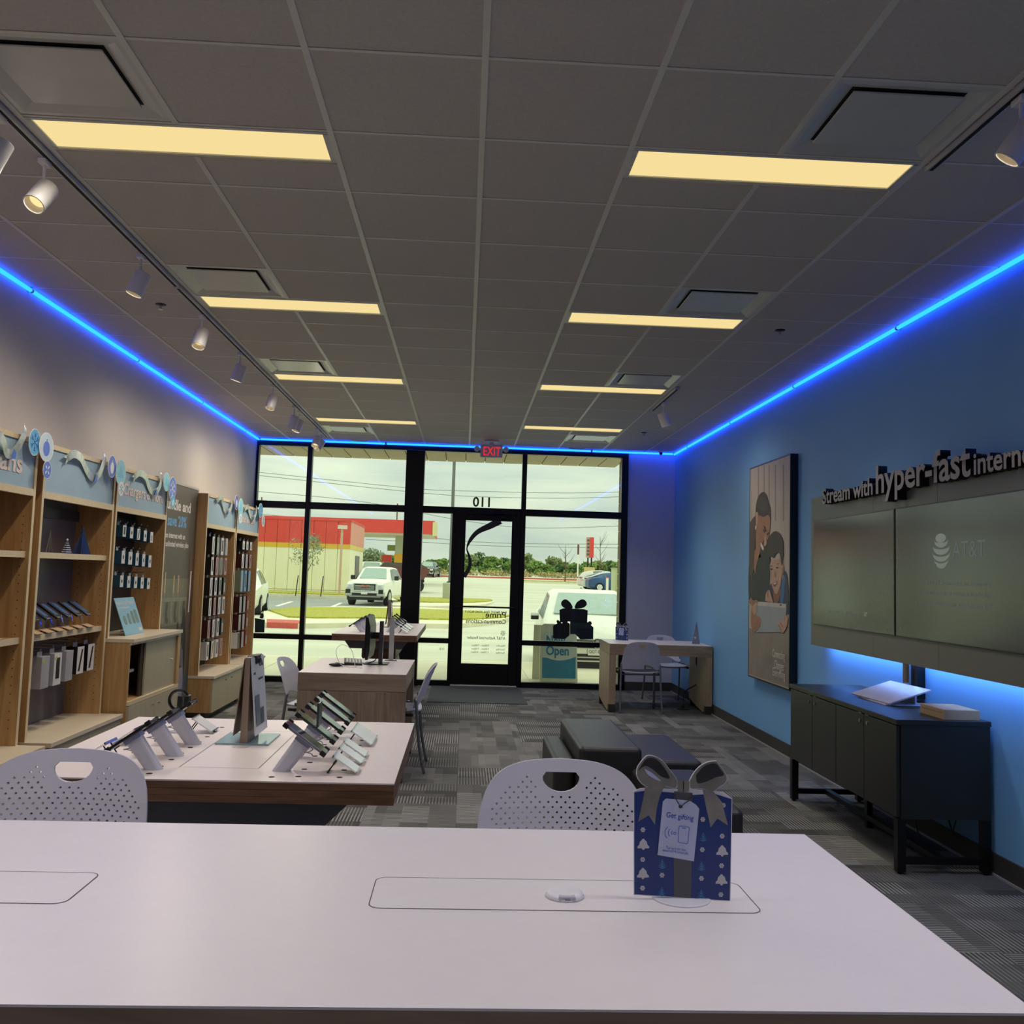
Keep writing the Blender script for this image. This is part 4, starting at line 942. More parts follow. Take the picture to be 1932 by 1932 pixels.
ornament('silver ribbon with aqua and deep blue paper badges on the Chargers header', rel([(430, 330), (500, 240), (600, 270), (700, 360), (760, 520), (820, 620), (890, 590), (950, 420), (985, 240)], 210, 870, s),
         [badge(307, 909, 5.8, 18, 'aqua', 'tree', 'sky'), badge(317, 921, 7, 22, 'blue', 'flake', 'white'), badge(316.5, 946, 4.3, 12, 'sky', 'bauble', 'ice')])
s2 = 12.88
ornament('silver ribbon with dark blue and aqua paper badges on the phone case header', rel([(745, 310), (800, 230), (880, 310), (940, 520), (985, 590), (1050, 500), (1110, 330)], 350, 920, s2),
         [badge(441, 948, 3.3, 14, 'deep', 'bauble', 'ice'), badge(448, 957, 4.5, 17, 'aqua', 'tree', 'sky'), badge(446.5, 978, 3, 9, 'white', 'flake', 'sky')])
ornament('silver ribbon with sky blue paper badges on the header nearest the window', rel([(1420, 520), (1470, 450), (1530, 540), (1590, 720), (1650, 690), (1700, 450)], 350, 920, s2),
         [badge(487, 963, 4, 14, 'sky', 'tree', 'ice'), badge(491, 983, 3, 11, 'white', 'flake', 'sky')])

# ---- hanging goods
CARD = {'white': mat('pack_white', '#d9d8d4', .45), 'grey': mat('pack_grey', '#a7a7a8', .45), 'teal': mat('pack_teal', '#1f4d66', .45), 'black': mat('pack_black', '#131315', .4), 'pink': mat('pack_pink', '#b08a88', .45), 'red': mat('pack_red', '#7f1d18', .45), 'maroon': mat('pack_maroon', '#3c0f12', .45), 'blue': mat('pack_blue', '#6f9dc0', .4), 'green': mat('pack_green', '#7d8a72', .45), 'cream': mat('pack_cream', '#d8d0b4', .45), 'yellow': mat('pack_yellow', '#c9c23a', .45), 'navy': mat('pack_navy', '#22304a', .45)}
pack_cache = {}
def pack(y, z, w, h, d, side, face, motif, label, cat, group, tilt=0.0, name='product_box', x=-2.63):
    key = (round(w, 3), round(h, 3), round(d, 3), side, face, motif)
    t = thing(name, label, cat, (x, y, z), 0, group); t.rotation_euler = (tilt, 0, 0)
    if key not in pack_cache:
        parts = []
        parts.append(('carton', MB().box(-d, 0, -w/2, w/2, -h, 0).mesh('carton'), CARD[side]))
        parts.append(('front_card', MB().box(0, .0012, -w/2, w/2, -h, 0).mesh('front_card'), CARD[face]))
        mb = MB().box(-d*.5-.001, -d*.5+.001, -w*.3, w*.3, 0, .028); parts.append(('hang_tab', mb.mesh('hang_tab'), CARD['grey']))
        if motif == 'window': me = MB().box(.0012, .0020, -w*.22, w*.26, -h*.8, -h*.14).mesh('print')
        elif motif == 'oval': me = MB().prism(ellipse(.0, -h*.5, w*.18, h*.17, 14), 'x', .0012, .0020).mesh('print')
        elif motif == 'slash': me = MB().prism([(-w*.3, -h*.9), (-w*.05, -h*.9), (w*.32, -h*.1), (w*.1, -h*.1)], 'x', .0012, .0020).mesh('print')
        else: me = MB().prism(rrect(-w*.3, w*.3, -h*.85, -h*.3, w*.08), 'x', .0012, .0020).mesh('print')
        parts.append(('print', me, CARD['black'] if motif != 'plain' else CARD['grey']))
        for nm, me, m in parts: me.materials.append(m)
        pack_cache[key] = parts
    for nm, me, m in pack_cache[key]:
        o = bpy.data.objects.new(nm, me); C.objects.link(o); o.parent = t
    return t
def hook(unit, y, z, ln=.19):
    p_ = unit.location; return obj('peg_hook', MB().tube([(0.008, y-p_.y, z), (ln, y-p_.y, z), (ln+.004, y-p_.y, z+.012)], .003, 6), M_CHR, unit)
rows = ['top', 'middle', 'bottom']; o5 = ['nearest', 'second', 'third', 'fourth', 'fifth']
for r, (zt, h) in enumerate(((1.80, .088), (1.605, .10), (1.415, .09))):
    for q in range(5):
        y = 7.52+q*.158+(.01 if r else .015*q/4); hook(U2, y, zt+.022)
        wid = .07 if not (r == 1 and q == 1) else .085
        pack(y, zt-.006*q, wid, h, .10, 'teal', 'white', 'oval' if r else ('window', 'oval', 'slash', 'oval', 'plain')[q], f'white and teal charger box, {rows[r]} row, {o5[4-q]} from the standing poster', 'box', f'charger boxes in the {rows[r]} row')
P6 = [[('black', 'white', 'slash'), ('black', 'green', 'plain'), ('grey', 'white', 'window'), ('grey', 'grey', 'plain')], [('black', 'white', 'window'), ('maroon', 'pink', 'slash'), ('white', 'green', 'slash'), ('pink', 'pink', 'window')], [('black', 'white', 'slash'), ('black', 'white', 'window'), ('black', 'grey', 'window'), ('black', 'black', 'plain')],
      [('black', 'white', 'slash'), ('maroon', 'pink', 'slash'), ('maroon', 'white', 'slash'), ('grey', 'white', 'window')], [('maroon', 'pink', 'slash'), ('maroon', 'white', 'slash'), ('grey', 'white', 'window'), ('black', 'black', 'plain')], [('grey', 'white', 'window'), ('black', 'cream', 'slash'), ('white', 'white', 'window'), ('pink', 'pink', 'slash')]]
rn = ['top', 'second', 'third', 'fourth', 'fifth', 'bottom']
for r, zt in enumerate((1.815, 1.60, 1.385, 1.175, .945, .72)):
    for q in range(4):
        sd, fc, mo = P6[r][q]; y = 10.16+q*.185; hook(U3, y, zt+.03)
        pack(y, zt, .095, .185, .085, sd, fc, mo, f'{fc} phone case pack on the packed case shelf, {rn[r]} row, {o5[q]} from the standing poster', 'phone case', f'phone case packs, {rn[r]} row')
for r, (zt, h, cs) in enumerate(((1.815, .10, [('black', 'white', 'plain')]*3), (1.66, .165, [('maroon', 'white', 'slash'), ('maroon', 'grey', 'plain'), ('maroon', 'pink', 'slash')]), (1.465, .25, [('green', 'blue', 'plain'), ('blue', 'blue', 'window'), ('navy', 'blue', 'plain')]), (1.155, .185, [('maroon', 'grey', 'plain'), ('black', 'grey', 'plain'), ('red', 'red', 'plain')]), (.945, .18, [('maroon', 'grey', 'plain'), ('maroon', 'grey', 'plain'), ('red', 'red', 'plain')]), (.735, .185, [('white', 'maroon', 'slash'), ('maroon', 'grey', 'plain'), ('red', 'red', 'plain')]))):
    for q in range(3):
        sd, fc, mo = cs[q]; y = 11.53+q*.195; hook(U4, y, zt+.03)
        pack(y, zt, .11, h, .09, sd, fc, mo, f'{fc} faced accessory pack on the window end shelf, {rn[r]} row, {o5[2-q]} from the window', 'accessory pack', f'accessory packs, {rn[r]} row')
# larger case boxes in the plain header unit and the plans unit
for q, (sd, fc, mo, zt, h) in enumerate((('grey', 'grey', 'plain', .905, .20), ('grey', 'white', 'window', .91, .205), ('grey', 'grey', 'plain', .912, .20), ('black', 'white', 'slash', .925, .185), ('black', 'white', 'slash', .93, .185))):
    y = 6.27+q*.185; hook(U1, y, zt+.035)
    pack(y, zt, .115, h, .085, sd, fc, mo, ['pale grey case box with a yellow dot, hanging below the phone cases', 'white case box with black window and yellow dot below the phone cases', 'pale grey case box in the middle below the phone cases', 'white case box with slanted phone print below the phone cases', 'white case box with slanted phone print at the Chargers end of its row'][q], 'phone case', 'large case boxes')
    if q < 2: obj('brand_dot', MB().prism(ellipse(y-.03, zt-.03, .013, .013, 14), 'x', -2.6285, -2.6275), CARD['yellow']).name = 'brand_dot'
for o in [o for o in C.objects if o.name.startswith('brand_dot') and o.parent is None]:
    tgt = min([p_ for p_ in C.objects if p_.name.startswith('product_box') and p_.parent is None], key=lambda p_: (Vector((p_.location.y, p_.location.z))-Vector((o.data.vertices[0].co.y, o.data.vertices[0].co.z+.03))).length)
    o.parent = tgt; o.matrix_parent_inverse = Matrix.Translation(-Vector(tgt.location))
pack(5.42, .93, .13, .21, .09, 'grey', 'white', 'window', 'white case box hanging low in the plans shelf', 'phone case', 'large case boxes'); hook(U0, 5.42, .965)
# case displays on the middle shelf
def case_display(y, cm, label):
    t = thing('case_display', label, 'phone case', (-2.64, y, 1.05), 0, 'phone cases on stands')
    d = Vector((.62, .0, -.42)).normalized(); up = Vector((.42, 0, .62)).normalized()
    M_ = frame((-.055, 0, .135), d, (0, 1, 0), d.cross(Vector((0, 1, 0))))
    me = MB().box(-.085, .085, -.037, .037, -.008, .008).mesh('case'); bevel_mesh(me, .005, 2); me.transform(M_); obj('case', me, cm, t)
    me = MB().box(-.06, .06, -.028, .028, .008, .0105).mesh('case_panel'); me.transform(M_); obj('case_panel', me, M_CSP, t)
    obj('stand', MB().tube([(-.05, 0, .12), (-.03, 0, .05), (.0, 0, .004)], .004, 6).box(-.04, .01, -.03, .03, 0, .003), M_ACR, t)
    me = MB().box(-.03, .03, -.052, .052, 0, .004).mesh('price_card'); me.transform(Matrix.Translation((.012, 0, .014)) @ Matrix.Rotation(.3, 4, 'Y')); obj('price_card', me, M_TAN, t)
    obj('card_rest', MB().box(-.01, .002, -.045, .045, 0, .018), M_BLKP, t)
M_ACR = glass_mat('acrylic', (.85, .88, .88)); M_TAN = mat('card_tan', '#c3a383', .5, var=.05); M_CSP = mat('case_panel_blue', '#3b5f8c', .35)
for q in range(6): case_display(6.09+q*.165, (mat('case_black', '#0e0f12', .35), mat('case_navy', '#1c2c4a', .35))[q % 2], f'phone case on a clear stand with tan price card, {["first", "second", "third", "fourth", "fifth", "sixth"][q]} from the plans shelf')
case_display(5.56, mat('case_black', '#0e0f12', .35), 'black phone case on a clear stand on the plans shelf')
# paper trees
M_TREE = mat('tree_navy', '#23338a', .4); M_TREE2 = mat('tree_blue', '#2c4a86', .4); M_TRW = mat('tree_wire', '#8d8f94', .4)
def paper_tree(label, y, h, w, m, stripes, x=-2.70):
    t = thing('paper_tree', label, 'decoration', (x, y, 1.56), .3)
    n = 6
    for k in range(4):
        a = k*PI/2; prof = []
        for i in range(n):
            z0 = h*(i/n)*.86; prof += [(w*(1-i/n), z0+.004), (w*(1-i/n)*.86, z0+h*.86/n)]
        prof.append((0, h*.9)); prof.append((0, .004))
        me = plate_mesh(prof, [], .002); me.transform(Matrix.Rotation(a, 4, 'Z') @ frame((0, 0, 0), (1, 0, 0), (0, 0, 1), (0, -1, 0))); obj('fin', me, m, t)
        if stripes:
            sb = MB()
            for i in range(n): sb.box(.0, w*(1-i/n)*.9, -.0018, .0018, h*.86*i/n+.01, h*.86*i/n+.016)
            me = sb.mesh('stripe'); me.transform(Matrix.Rotation(a, 4, 'Z')); obj('stripe', me, BC['white'], t)
    obj('topper', MB().lathe([(.002, h*.88), (.009, h*.92), (.002, h*.98)], n=8), BC['white'] if stripes else m, t)
paper_tree('small navy striped paper tree with white topper on the upper shelf', 6.645, .105, .035, M_TREE, True)
paper_tree('taller blue paper tree on the upper shelf', 6.90, .20, .06, M_TREE2, False)
t = thing('wire_tree', 'thin grey wire tree outline on the upper shelf', 'decoration', (-2.72, 6.42, 1.56))
obj('outline', MB().tube([(0, -.05, .002), (0, 0, .13), (0, .05, .002), (0, -.05, .002)], .0015, 5), M_TRW, t); obj('post', MB().tube([(0, 0, .001), (0, 0, .15)], .0015, 5), M_TRW, t)
# sign on the charger ledge
t = thing('ledge_sign', 'light blue counter sign reading Prepare for any situation', 'sign', (-2.575, 7.52, .957))
me = MB().box(0, .004, 0, .43, 0, .285).mesh('panel'); sh_ = Matrix(((1, 0, -.22, 0), (0, 1, -.42, 0), (0, 0, 1, 0), (0, 0, 0, 1))); me.transform(sh_); obj('panel', me, mat('sign_blue', '#8fc4d8', .45, var=.03), t)
def ST(s_, size, y, z, w, m):
    me = text_mesh(s_, size, bold=.001, width=w); me.transform(sh_ @ LT(.0046, y, z)); obj('lettering', me, m, t)
ST('Prepare for any situation', .042, .02, .235, .36, M_PW); ST('Save with our best bundles and extras', .018, .02, .205, .24, M_PW)
for q, (yy, hh_) in enumerate(((.06, .07), (.16, .085), (.25, .10), (.33, .11))):
    me = MB().prism(rrect(yy, yy+.06, .08, .08+hh_, .02), 'x', .0042, .005).mesh('print'); me.transform(sh_); obj('print', me, mat('print_goods', '#7f948c', .5, var=.2, scale=40), t)
me = MB().box(.0042, .005, .33, .40, .02, .045).mesh('print'); me.transform(sh_); obj('print', me, M_PW, t)
obj('easel', MB().prism([(-.075, .0), (-.002, .0), (-.06, .26)], 'y', .1, .104), M_ACR, t)
t = thing('brochure_stand', 'narrow navy brochure stand behind the light blue sign', 'sign', (-2.69, 7.93, .957))
obj('panel', MB().box(0, .004, 0, .12, 0, .24), CARD['navy'], t); obj('top_panel', MB().box(.004, .006, .005, .115, .19, .235), mat('navy_light', '#33476b', .45), t); text('lettering', 'Trade in', .024, LT(.0066, .012, .15), M_PW, t)
obj('foot', MB().box(-.06, .006, 0, .12, 0, .003), CARD['black'], t)
# things in the open cupboard
t = thing('cable_pile', 'dark coil of cables on the floor of the open cupboard', 'cables', (-2.56, 7.34, .502))
for q in range(5): obj('coil', MB().tube([(.05*math.cos(a), .06*math.sin(a), .006+.012*q+.004*math.sin(2*a)) for a in [2*PI*i/14 for i in range(15)]], .006, 6), M_CBL, t)
# ================================================================== SMALL THINGS ON THE TABLES
M_CB = mat('board_white', '#d6d8dc', .5); M_GB = mat('gift_blue', '#1a3678', .35, var=.15, scale=6); M_SIL = mat('gift_silver', '#8f8d86', .3, metal=.35, var=.3, scale=18); M_SIL2 = mat('gift_silver_dark', '#3c3d3f', .3, metal=.4, var=.3, scale=14); M_PRB = mat('gift_print_bell', '#c3c4c8', .5); M_PRT = mat('gift_print_tree', '#4f97c6', .5); M_TAG = mat('tag_pale', '#bcc6e2', .5, var=.02); M_TXB = mat('tag_blue', '#2a55b8', .5); M_RBN = mat('gift_ribbon_grey', '#55575c', .4)
GYY = 1.504
def gpt(a, b):
    q = onY(1190+a/6.44, 1410+b/6.44, GYY); return (q.x-.353, q.z-CZ)
GB = gpt(630, 1790)[1]                                   # foot of the board
def gift(label, loc, rz=0.0, sc=1.0):
    t = thing('gift_standee', label, 'standee', loc, rz); t.scale = (sc, sc, sc)
    def F(nm, pts, m, lay, par=None, th=.0003, sm=False, holes=()):
        P = [gpt(a, b) for a, b in pts]
        if sm: P = [(q.x, q.y) for q in spline_pts([(a, b, 0) for a, b in P+[P[0]]], 4)][:-1]
        P = [(u, v-GB+.004) for u, v in P]
        me = plate_mesh(P, [], th); me.transform(frame((0, -.002-.00045*lay, 0), (1, 0, 0), (0, 0, 1), (0, -1, 0)))
        return obj(nm, me, m, par or t)
    LB = [(75, 270), (95, 190), (180, 85), (230, 62), (320, 80), (410, 140), (480, 230), (580, 365), (560, 470), (420, 440), (300, 470), (200, 450), (120, 390), (80, 320)]
    RB = [(720, 375), (780, 270), (850, 195), (940, 145), (1040, 130), (1070, 150), (1140, 240), (1185, 330), (1165, 400), (1080, 460), (1010, 505), (860, 470), (730, 470)]
    bd = F('board', [(42, 500), (120, 470), (200, 460), (560, 480), (740, 470), (1010, 495), (1130, 510), (1245, 585), (1222, 1845), (45, 1765)], M_CB, 0, th=.003)
    F('bow_board', LB, M_CB, -.4, th=.0026, sm=True); F('bow_board', RB, M_CB, -.4, th=.0026, sm=True)
    wr = F('wrap', [(50, 512), (200, 490), (560, 520), (760, 545), (1030, 530), (1235, 595), (1213, 1832), (52, 1752)], M_GB, 3.6, bd)
    F('ribbon_band', [(535, 500), (760, 520), (740, 1800), (530, 1785)], M_RBN, 4.4, bd)
    for nm, pts in (('bow_loop', LB), ('bow_loop', RB)):
        c = (sum(a for a, b in pts)/len(pts), sum(b for a, b in pts)/len(pts)); P = [(c[0]+(a-c[0])*.95, c[1]+(b-c[1])*.95) for a, b in pts]
        F(nm, P, M_SIL, 4.2, sm=True)
    F('bow_inside', [(95, 250), (180, 120), (250, 90), (330, 120), (420, 220), (480, 340), (380, 320), (270, 230), (180, 190)], M_SIL2, 5.0, sm=True); F('bow_highlight', [(172, 222), (270, 280), (370, 370), (300, 350), (210, 290)], M_TAG, 5.6, sm=True)
    F('bow_inside', [(800, 300), (900, 195), (1030, 160), (1090, 220), (1140, 300), (1040, 330), (930, 380), (820, 400)], M_SIL2, 5.0, sm=True)
    F('bow_tail', [(180, 460), (420, 430), (360, 560), (320, 720), (300, 905), (225, 790), (95, 870), (150, 620)], M_SIL, 5.2); F('bow_tail', [(880, 480), (1010, 500), (1110, 620), (1150, 760), (1190, 915), (1060, 830), (980, 940), (930, 720)], M_SIL, 5.2)
    F('bow_knot', [(575, 375), (645, 365), (718, 378), (715, 500), (640, 515), (578, 500)], M_SIL, 6.2); F('knot_crease', [(640, 375), (655, 375), (652, 505), (640, 505)], M_SIL2, 6.8)
    def flake(x, y): 
        mb = MB(); q = gpt(x, y); c = (q[0], q[1]-GB+.004); r = .0042
        for k in range(6): a = k*PI/3; mb.prism(ellipse(c[0]+r*.62*math.cos(a), c[1]+r*.62*math.sin(a), r*.34, r*.34, 6), 'y', -.0042, -.0039)
        mb.prism(ellipse(c[0], c[1], r*.25, r*.25, 6), 'y', -.0042, -.0039); obj('print_snowflake', mb, M_PRB, bd)
    for x, y in ((155, 968), (152, 1330), (150, 1678), (388, 1520), (884, 842), (878, 1210), (868, 1560), (1120, 1045), (1113, 1405), (1104, 1757), (1135, 670)): flake(x, y)
    for x, y in ((160, 1150), (155, 1505), (1120, 1230), (1112, 1582)):
        F('print_bell', [(x-72, y+42), (x-70, y+20), (x-50, y+2), (x-42, y-35), (x-15, y-62), (x-10, y-72), (x+10, y-72), (x+15, y-62), (x+42, y-35), (x+50, y+2), (x+70, y+20), (x+72, y+42), (x+18, y+44), (x+10, y+62), (x-10, y+62), (x-18, y+44)], M_PRB, 4.6, bd)
    for x, y in ((390, 1370), (385, 1710), (890, 1040), (868, 1395), (864, 1740)):
        mb = MB()
        for k in range(6):
            a = gpt(x-10-k*9, y-40+k*17); b = gpt(x+10+k*9, y-36+k*17); c = gpt(x, y-28+k*19)
            mb.prism([(a[0], a[1]-GB+.004), (c[0], c[1]-GB+.0035), (b[0], b[1]-GB+.004), (c[0], c[1]-GB+.0048)], 'y', -.0042, -.0039)
        obj('print_tree', mb, M_PRT, bd)
    tg = F('tag', [(395, 620), (435, 585), (720, 610), (800, 660), (838, 710), (772, 1348), (330, 1270)], M_TAG, 8.0, th=.0006)
    F('tag_hole', [(610+26*math.cos(k*PI/5), 682+22*math.sin(k*PI/5)) for k in range(10)], M_SIL2, 9.2, tg)
    c0 = gpt(545, 520)
    ring = [gpt(a, b) for a, b in ((545, 520), (550, 580), (608, 672), (660, 640), (720, 600), (745, 560), (735, 520))]
    obj('string', MB().tube(spline_pts([(u, -.0065, v-GB+.004) for u, v in ring], 4), .0008, 5), M_SIL2, tg)
    def TX(s_, size, x, y, x2, m, b=0.0):
        a = gpt(x, y); b2 = gpt(x2, y+(x2-x)*.14); d = Vector((b2[0]-a[0], 0, b2[1]-a[1])); w = d.length; d.normalize()
        text('lettering', s_, size, frame((a[0], -.0065, a[1]-GB+.004), d, Vector((-d.z, 0, d.x)), (0, -1, 0)), m, tg, bold=b, width=w)
    TX('Get gifting', .0115, 428, 808, 762, M_TXB, .0001); TX('Tap here for this', .0056, 428, 1190, 668, M_TXB); TX('season\\u2019s hottest gifts.', .0056, 388, 1222, 708, M_TXB)
    ph = [(590, 930), (600, 915), (705, 930), (715, 945), (697, 1120), (685, 1135), (588, 1115), (577, 1100)]
    for i in range(len(ph)):
        a = gpt(*ph[i]); b = gpt(*ph[(i+1) % len(ph)]); obj('print_phone', MB().tube([(a[0], -.0066, a[1]-GB+.004), (b[0], -.0066, b[1]-GB+.004)], .0004, 4), M_TXB, tg)
    a = gpt(630, 940); b = gpt(672, 946); obj('print_phone', MB().tube([(a[0], -.0066, a[1]-GB+.004), (b[0], -.0066, b[1]-GB+.004)], .0005, 4), M_TXB, tg)
    for r in (40, 78, 120):
        P = [gpt(537+r*math.cos(PI+k), 1000+r*.85*math.sin(PI+k)) for k in (-.7, -.45, -.2, .05, .3, .55, .8)]
        obj('print_wave', MB().tube([(u, -.0066, v-GB+.004) for u, v in P], .0004, 4), M_TXB, tg)
    P = [gpt(537+14*math.cos(k), 1006+14*math.sin(k)) for k in [2*PI*i/10 for i in range(11)]]; obj('print_wave', MB().tube([(u, -.0066, v-GB+.004) for u, v in P], .0004, 4), M_TXB, tg)
    obj('foot', MB().lathe([(.045, 0), (.045, .0018), (.042, .0026)], (0, .004, 0), 28), mat('acrylic_foot', '#cfd0dc', .25), t)
    return t
g1 = gift('flat cardboard gift standee with Get gifting tag on the white counter', (.353, 1.512, CZ+.0006))
dup(g1, (1.906, 11.45, .768), 0, 'flat cardboard gift standee on the pale wood table in the window corner')

# ---- window gift decals: dark silhouettes on the glass
M_DEC = mat('decal_black', '#0c0e10', .5); M_DEC2 = mat('decal_navy', '#101a2a', .5); M_DEC3 = mat('decal_green_dark', '#1c2f30', .5)
def wpt(a, b): q = onY(960+a/6.233, 1000+b/6.233, YW+.010); return (q.x, q.z)
def wpt2(a, b): q = onY(470+a/8.4, 960+b/8.4, YW+.010); return (q.x, q.z)
def decal(label, body, bows, m, m2, f, band=None):
    t = thing('gift_decal', label, 'decal', (0, YW+.010, 0))
    def F(nm, pts, mm, y, sm):
        P = [f(a, b) for a, b in pts]
        if sm: P = [(q.x, q.y) for q in spline_pts([(a, b, 0) for a, b in P+[P[0]]], 4)][:-1]
        me = plate_mesh(P, [], .0008); me.transform(frame((0, y, 0), (1, 0, 0), (0, 0, 1), (0, -1, 0))); obj(nm, me, mm, t)
    F('box_shape', body, m, 0, False)
    for b in bows: F('bow_shape', b, m, -.001, True)
    if band: F('band_shape', band, m2, -.001, False)
    return t
decal('large black gift silhouette with bow stuck on the window, top of the stack', [(595, 940), (640, 920), (880, 930), (928, 945), (922, 1090), (700, 1075), (600, 1090)],
      [[(750, 900), (720, 850), (670, 815), (625, 835), (617, 880), (660, 920), (740, 925)], [(775, 900), (800, 850), (860, 815), (905, 835), (915, 880), (870, 915), (785, 925)]], M_DEC, M_DEC2, wpt, [(725, 940), (785, 940), (782, 1070), (728, 1068)])
decal('small black gift silhouette on the window, lower on the door side', [(520, 1125), (565, 1100), (700, 1090), (715, 1100), (712, 1240), (660, 1282), (520, 1275)],
      [[(575, 1105), (560, 1075), (575, 1058), (600, 1075), (620, 1105)], [(620, 1105), (650, 1070), (690, 1075), (680, 1100)]], M_DEC, M_DEC2, wpt, [(575, 1120), (615, 1118), (612, 1275), (575, 1275)])
decal('small dark green gift silhouette on the window, lower on the blue wall side', [(720, 1075), (930, 1085), (995, 1145), (992, 1285), (840, 1285), (780, 1225), (720, 1225)],
      [[(920, 1105), (940, 1075), (965, 1075), (975, 1105), (950, 1120)]], M_DEC3, M_DEC2, wpt, [(790, 1160), (985, 1160), (985, 1280), (850, 1280)])
decal('dark green gift silhouette on the window beside the shelves', [(90, 1730), (250, 1760), (245, 1880), (240, 1960), (88, 1960)], [[(165, 1730), (180, 1680), (210, 1650), (232, 1690), (215, 1740)]], M_DEC3, M_DEC2, wpt2)

# ---- demo phones
M_STD = mat('stand_white', '#c4c4cc', .3); M_STM = mat('stand_clear', '#9aa4bc', .2); M_PHB = mat('phone_black', '#0d0e11', .25); M_PHS = mat('phone_screen', '#23262c', .06, spec=.8); M_CLMP = mat('clamp_black', '#1a1a1c', .35)
def phone_stand(label, x, y, z, sd, kind='slab', pc=None):
    t = thing('demo_phone', label, 'phone', (x, y, z), 0, 'demo phones on slanted stands')
    a = Vector((sd*.58, 0, .815)); p_ = Vector((-sd*.815, 0, .58)); w = Vector((0, 1, 0))
    mb = MB(); ring = rrect(-.027, .027, -.02, .02, .018, 4); n = len(ring); L_ = .105
    v0 = [Vector((u, v, 0)) for u, v in ring]; top = a*L_
    v1 = [top + p_*(u*.95*(-sd)) + w*v for u, v in ring]
    mb.add(v0+v1, [tuple(range(n))[::-1], tuple(range(n, 2*n))]+[(i, (i+1) % n, n+(i+1) % n, n+i) for i in range(n)]); obj('post', mb, M_STD, t)
    def PL(nm, l0, l1, w0, w1, h0, h1, m, bv=0, off=0):
        me = MB().box(l0, l1, w0, w1, h0, h1).mesh(nm); 
        if bv: bevel_mesh(me, bv, 2)
        me.transform(frame(top+a*.012, p_, w, p_.cross(w)) if sd < 0 else frame(top+a*.012, p_, -w, p_.cross(-w))); return obj(nm, me, m, t)
    PL('collar', -.026, .026, -.02, .02, -.014, .0, M_STM)
    b = PL('phone_body', -.078, .078, -.0365, .0365, .0, .0085, pc or M_PHB, .003); PL('screen', -.074, .074, -.0335, .0335, .0085, .0088, M_PHS)
    for l_ in (-.079, .060):
        for ww in (-.041, .033): PL('clamp', l_, l_+.018, ww, ww+.008, -.003, .012, M_CLMP, .002)
    PL('sensor', -.02, .02, -.012, .012, -.004, .0, M_CLMP)
    if kind == 'flip':
        me = MB().box(0, .075, -.0365, .0365, 0, .007).mesh('flip_cover'); bevel_mesh(me, .002, 1)
        me.transform((frame(top+a*.012+p_*.0+a*.009, p_, w, a)) @ Matrix.Rotation(-.95, 4, 'Y')); obj('flip_cover', me, mat('phone_green', '#33423e', .25), t)
    c = top - a*.02 + Vector((sd*.03, 0, -.004)); obj('coil_cable', MB().tube([(c.x+.012*math.cos(k), .018*math.sin(k), c.z+.003*k-.02) for k in [i*.7 for i in range(18)]], .0016, 5), M_STM, t)
    return t
sid = ['nearest the counter', 'second from the counter', 'third from the counter', 'farthest from the counter']
pL = phone_stand('black demo phone on the shelf side of the near display table, nearest the counter', -.902, 2.955, DZ, -1)
for q, y in enumerate((3.165, 3.372)): dup(pL, (-.902, y, DZ), 0, f'black demo phone on the shelf side of the near display table, {sid[q+1]}')
pR = phone_stand('silver demo phone on the aisle side of the near display table, nearest the counter', -.530, 2.97, DZ, 1, pc=mat('phone_silver', '#8d8f9a', .25, metal=.5))
phone_stand('open flip demo phone on the aisle side of the near display table', -.530, 3.18, DZ, 1, 'flip', mat('phone_green', '#33423e', .25))
pK = phone_stand('black demo phone on the aisle side of the near display table, third from the counter', -.530, 3.37, DZ, 1)
dup(pK, (-.530, 3.56, DZ), 0, 'black demo phone on the aisle side of the near display table, farthest from the counter'); dup(pK, (-.530, 3.70, DZ), 0, 'black demo phone at the far edge of the near display table, aisle side')
M_MIR = mat('card_reflection_tone', '#e4e8e4', .12, var=.03, spec=.9); M_WIRE = mat('wire_black', '#111112', .4)  # near-white card colour paints in the bright sky and ceiling reflection
def price_card(label, x, y, z, sd, ln, wd=.085, hh=.055, grp='tilted price cards on the near display table'):
    t = thing('price_card', label, 'price card', (x, y, z), 0, grp)
    d = Vector((sd*.84, 0, -.54)); M_ = frame((0, 0, hh*.55), d, (0, 1, 0), d.cross(Vector((0, 1, 0))))
    me = MB().box(-wd/2, wd/2, -ln/2, ln/2, -.002, .002).mesh('card'); me.transform(M_); obj('card', me, M_MIR, t)
    for e in (-wd/2, wd/2): me = MB().box(e-.002, e+.002, -ln/2, ln/2, -.004, .005).mesh('card_edge'); me.transform(M_); obj('card_edge', me, M_CHR, t)
    obj('easel_leg', MB().tube([(-sd*.025, -ln*.3, hh*.78), (-sd*.052, -ln*.3, .003)], .0022, 6).tube([(-sd*.025, ln*.3, hh*.78), (-sd*.052, ln*.3, .003)], .0022, 6).tube([(-sd*.052, -ln*.3, .003), (-sd*.052, ln*.3, .003)], .003, 6), M_WIRE, t)
    return t
for q, (y, ln) in enumerate(((2.965, .085), (3.10, .085), (3.21, .085), (3.48, .19))): price_card(['glossy tilted price card beside the silver demo phone', 'glossy tilted price card beside the flip phone', 'glossy tilted price card just past the flip phone', 'wide glossy price card at the aisle edge of the near display table'][q], -.335, y, DZ, 1, ln)
for q, (x, y, ln) in enumerate(((-1.12, 3.10, .10), (-1.12, 3.36, .10), (-.93, 3.62, .09))): price_card(['tilted price card seen edge on, behind the left stool', 'tilted price card seen edge on beside the second shelf side phone', 'small tilted price card past the shelf side phones'][q], x, y, DZ, -1 if q < 2 else 1, ln)
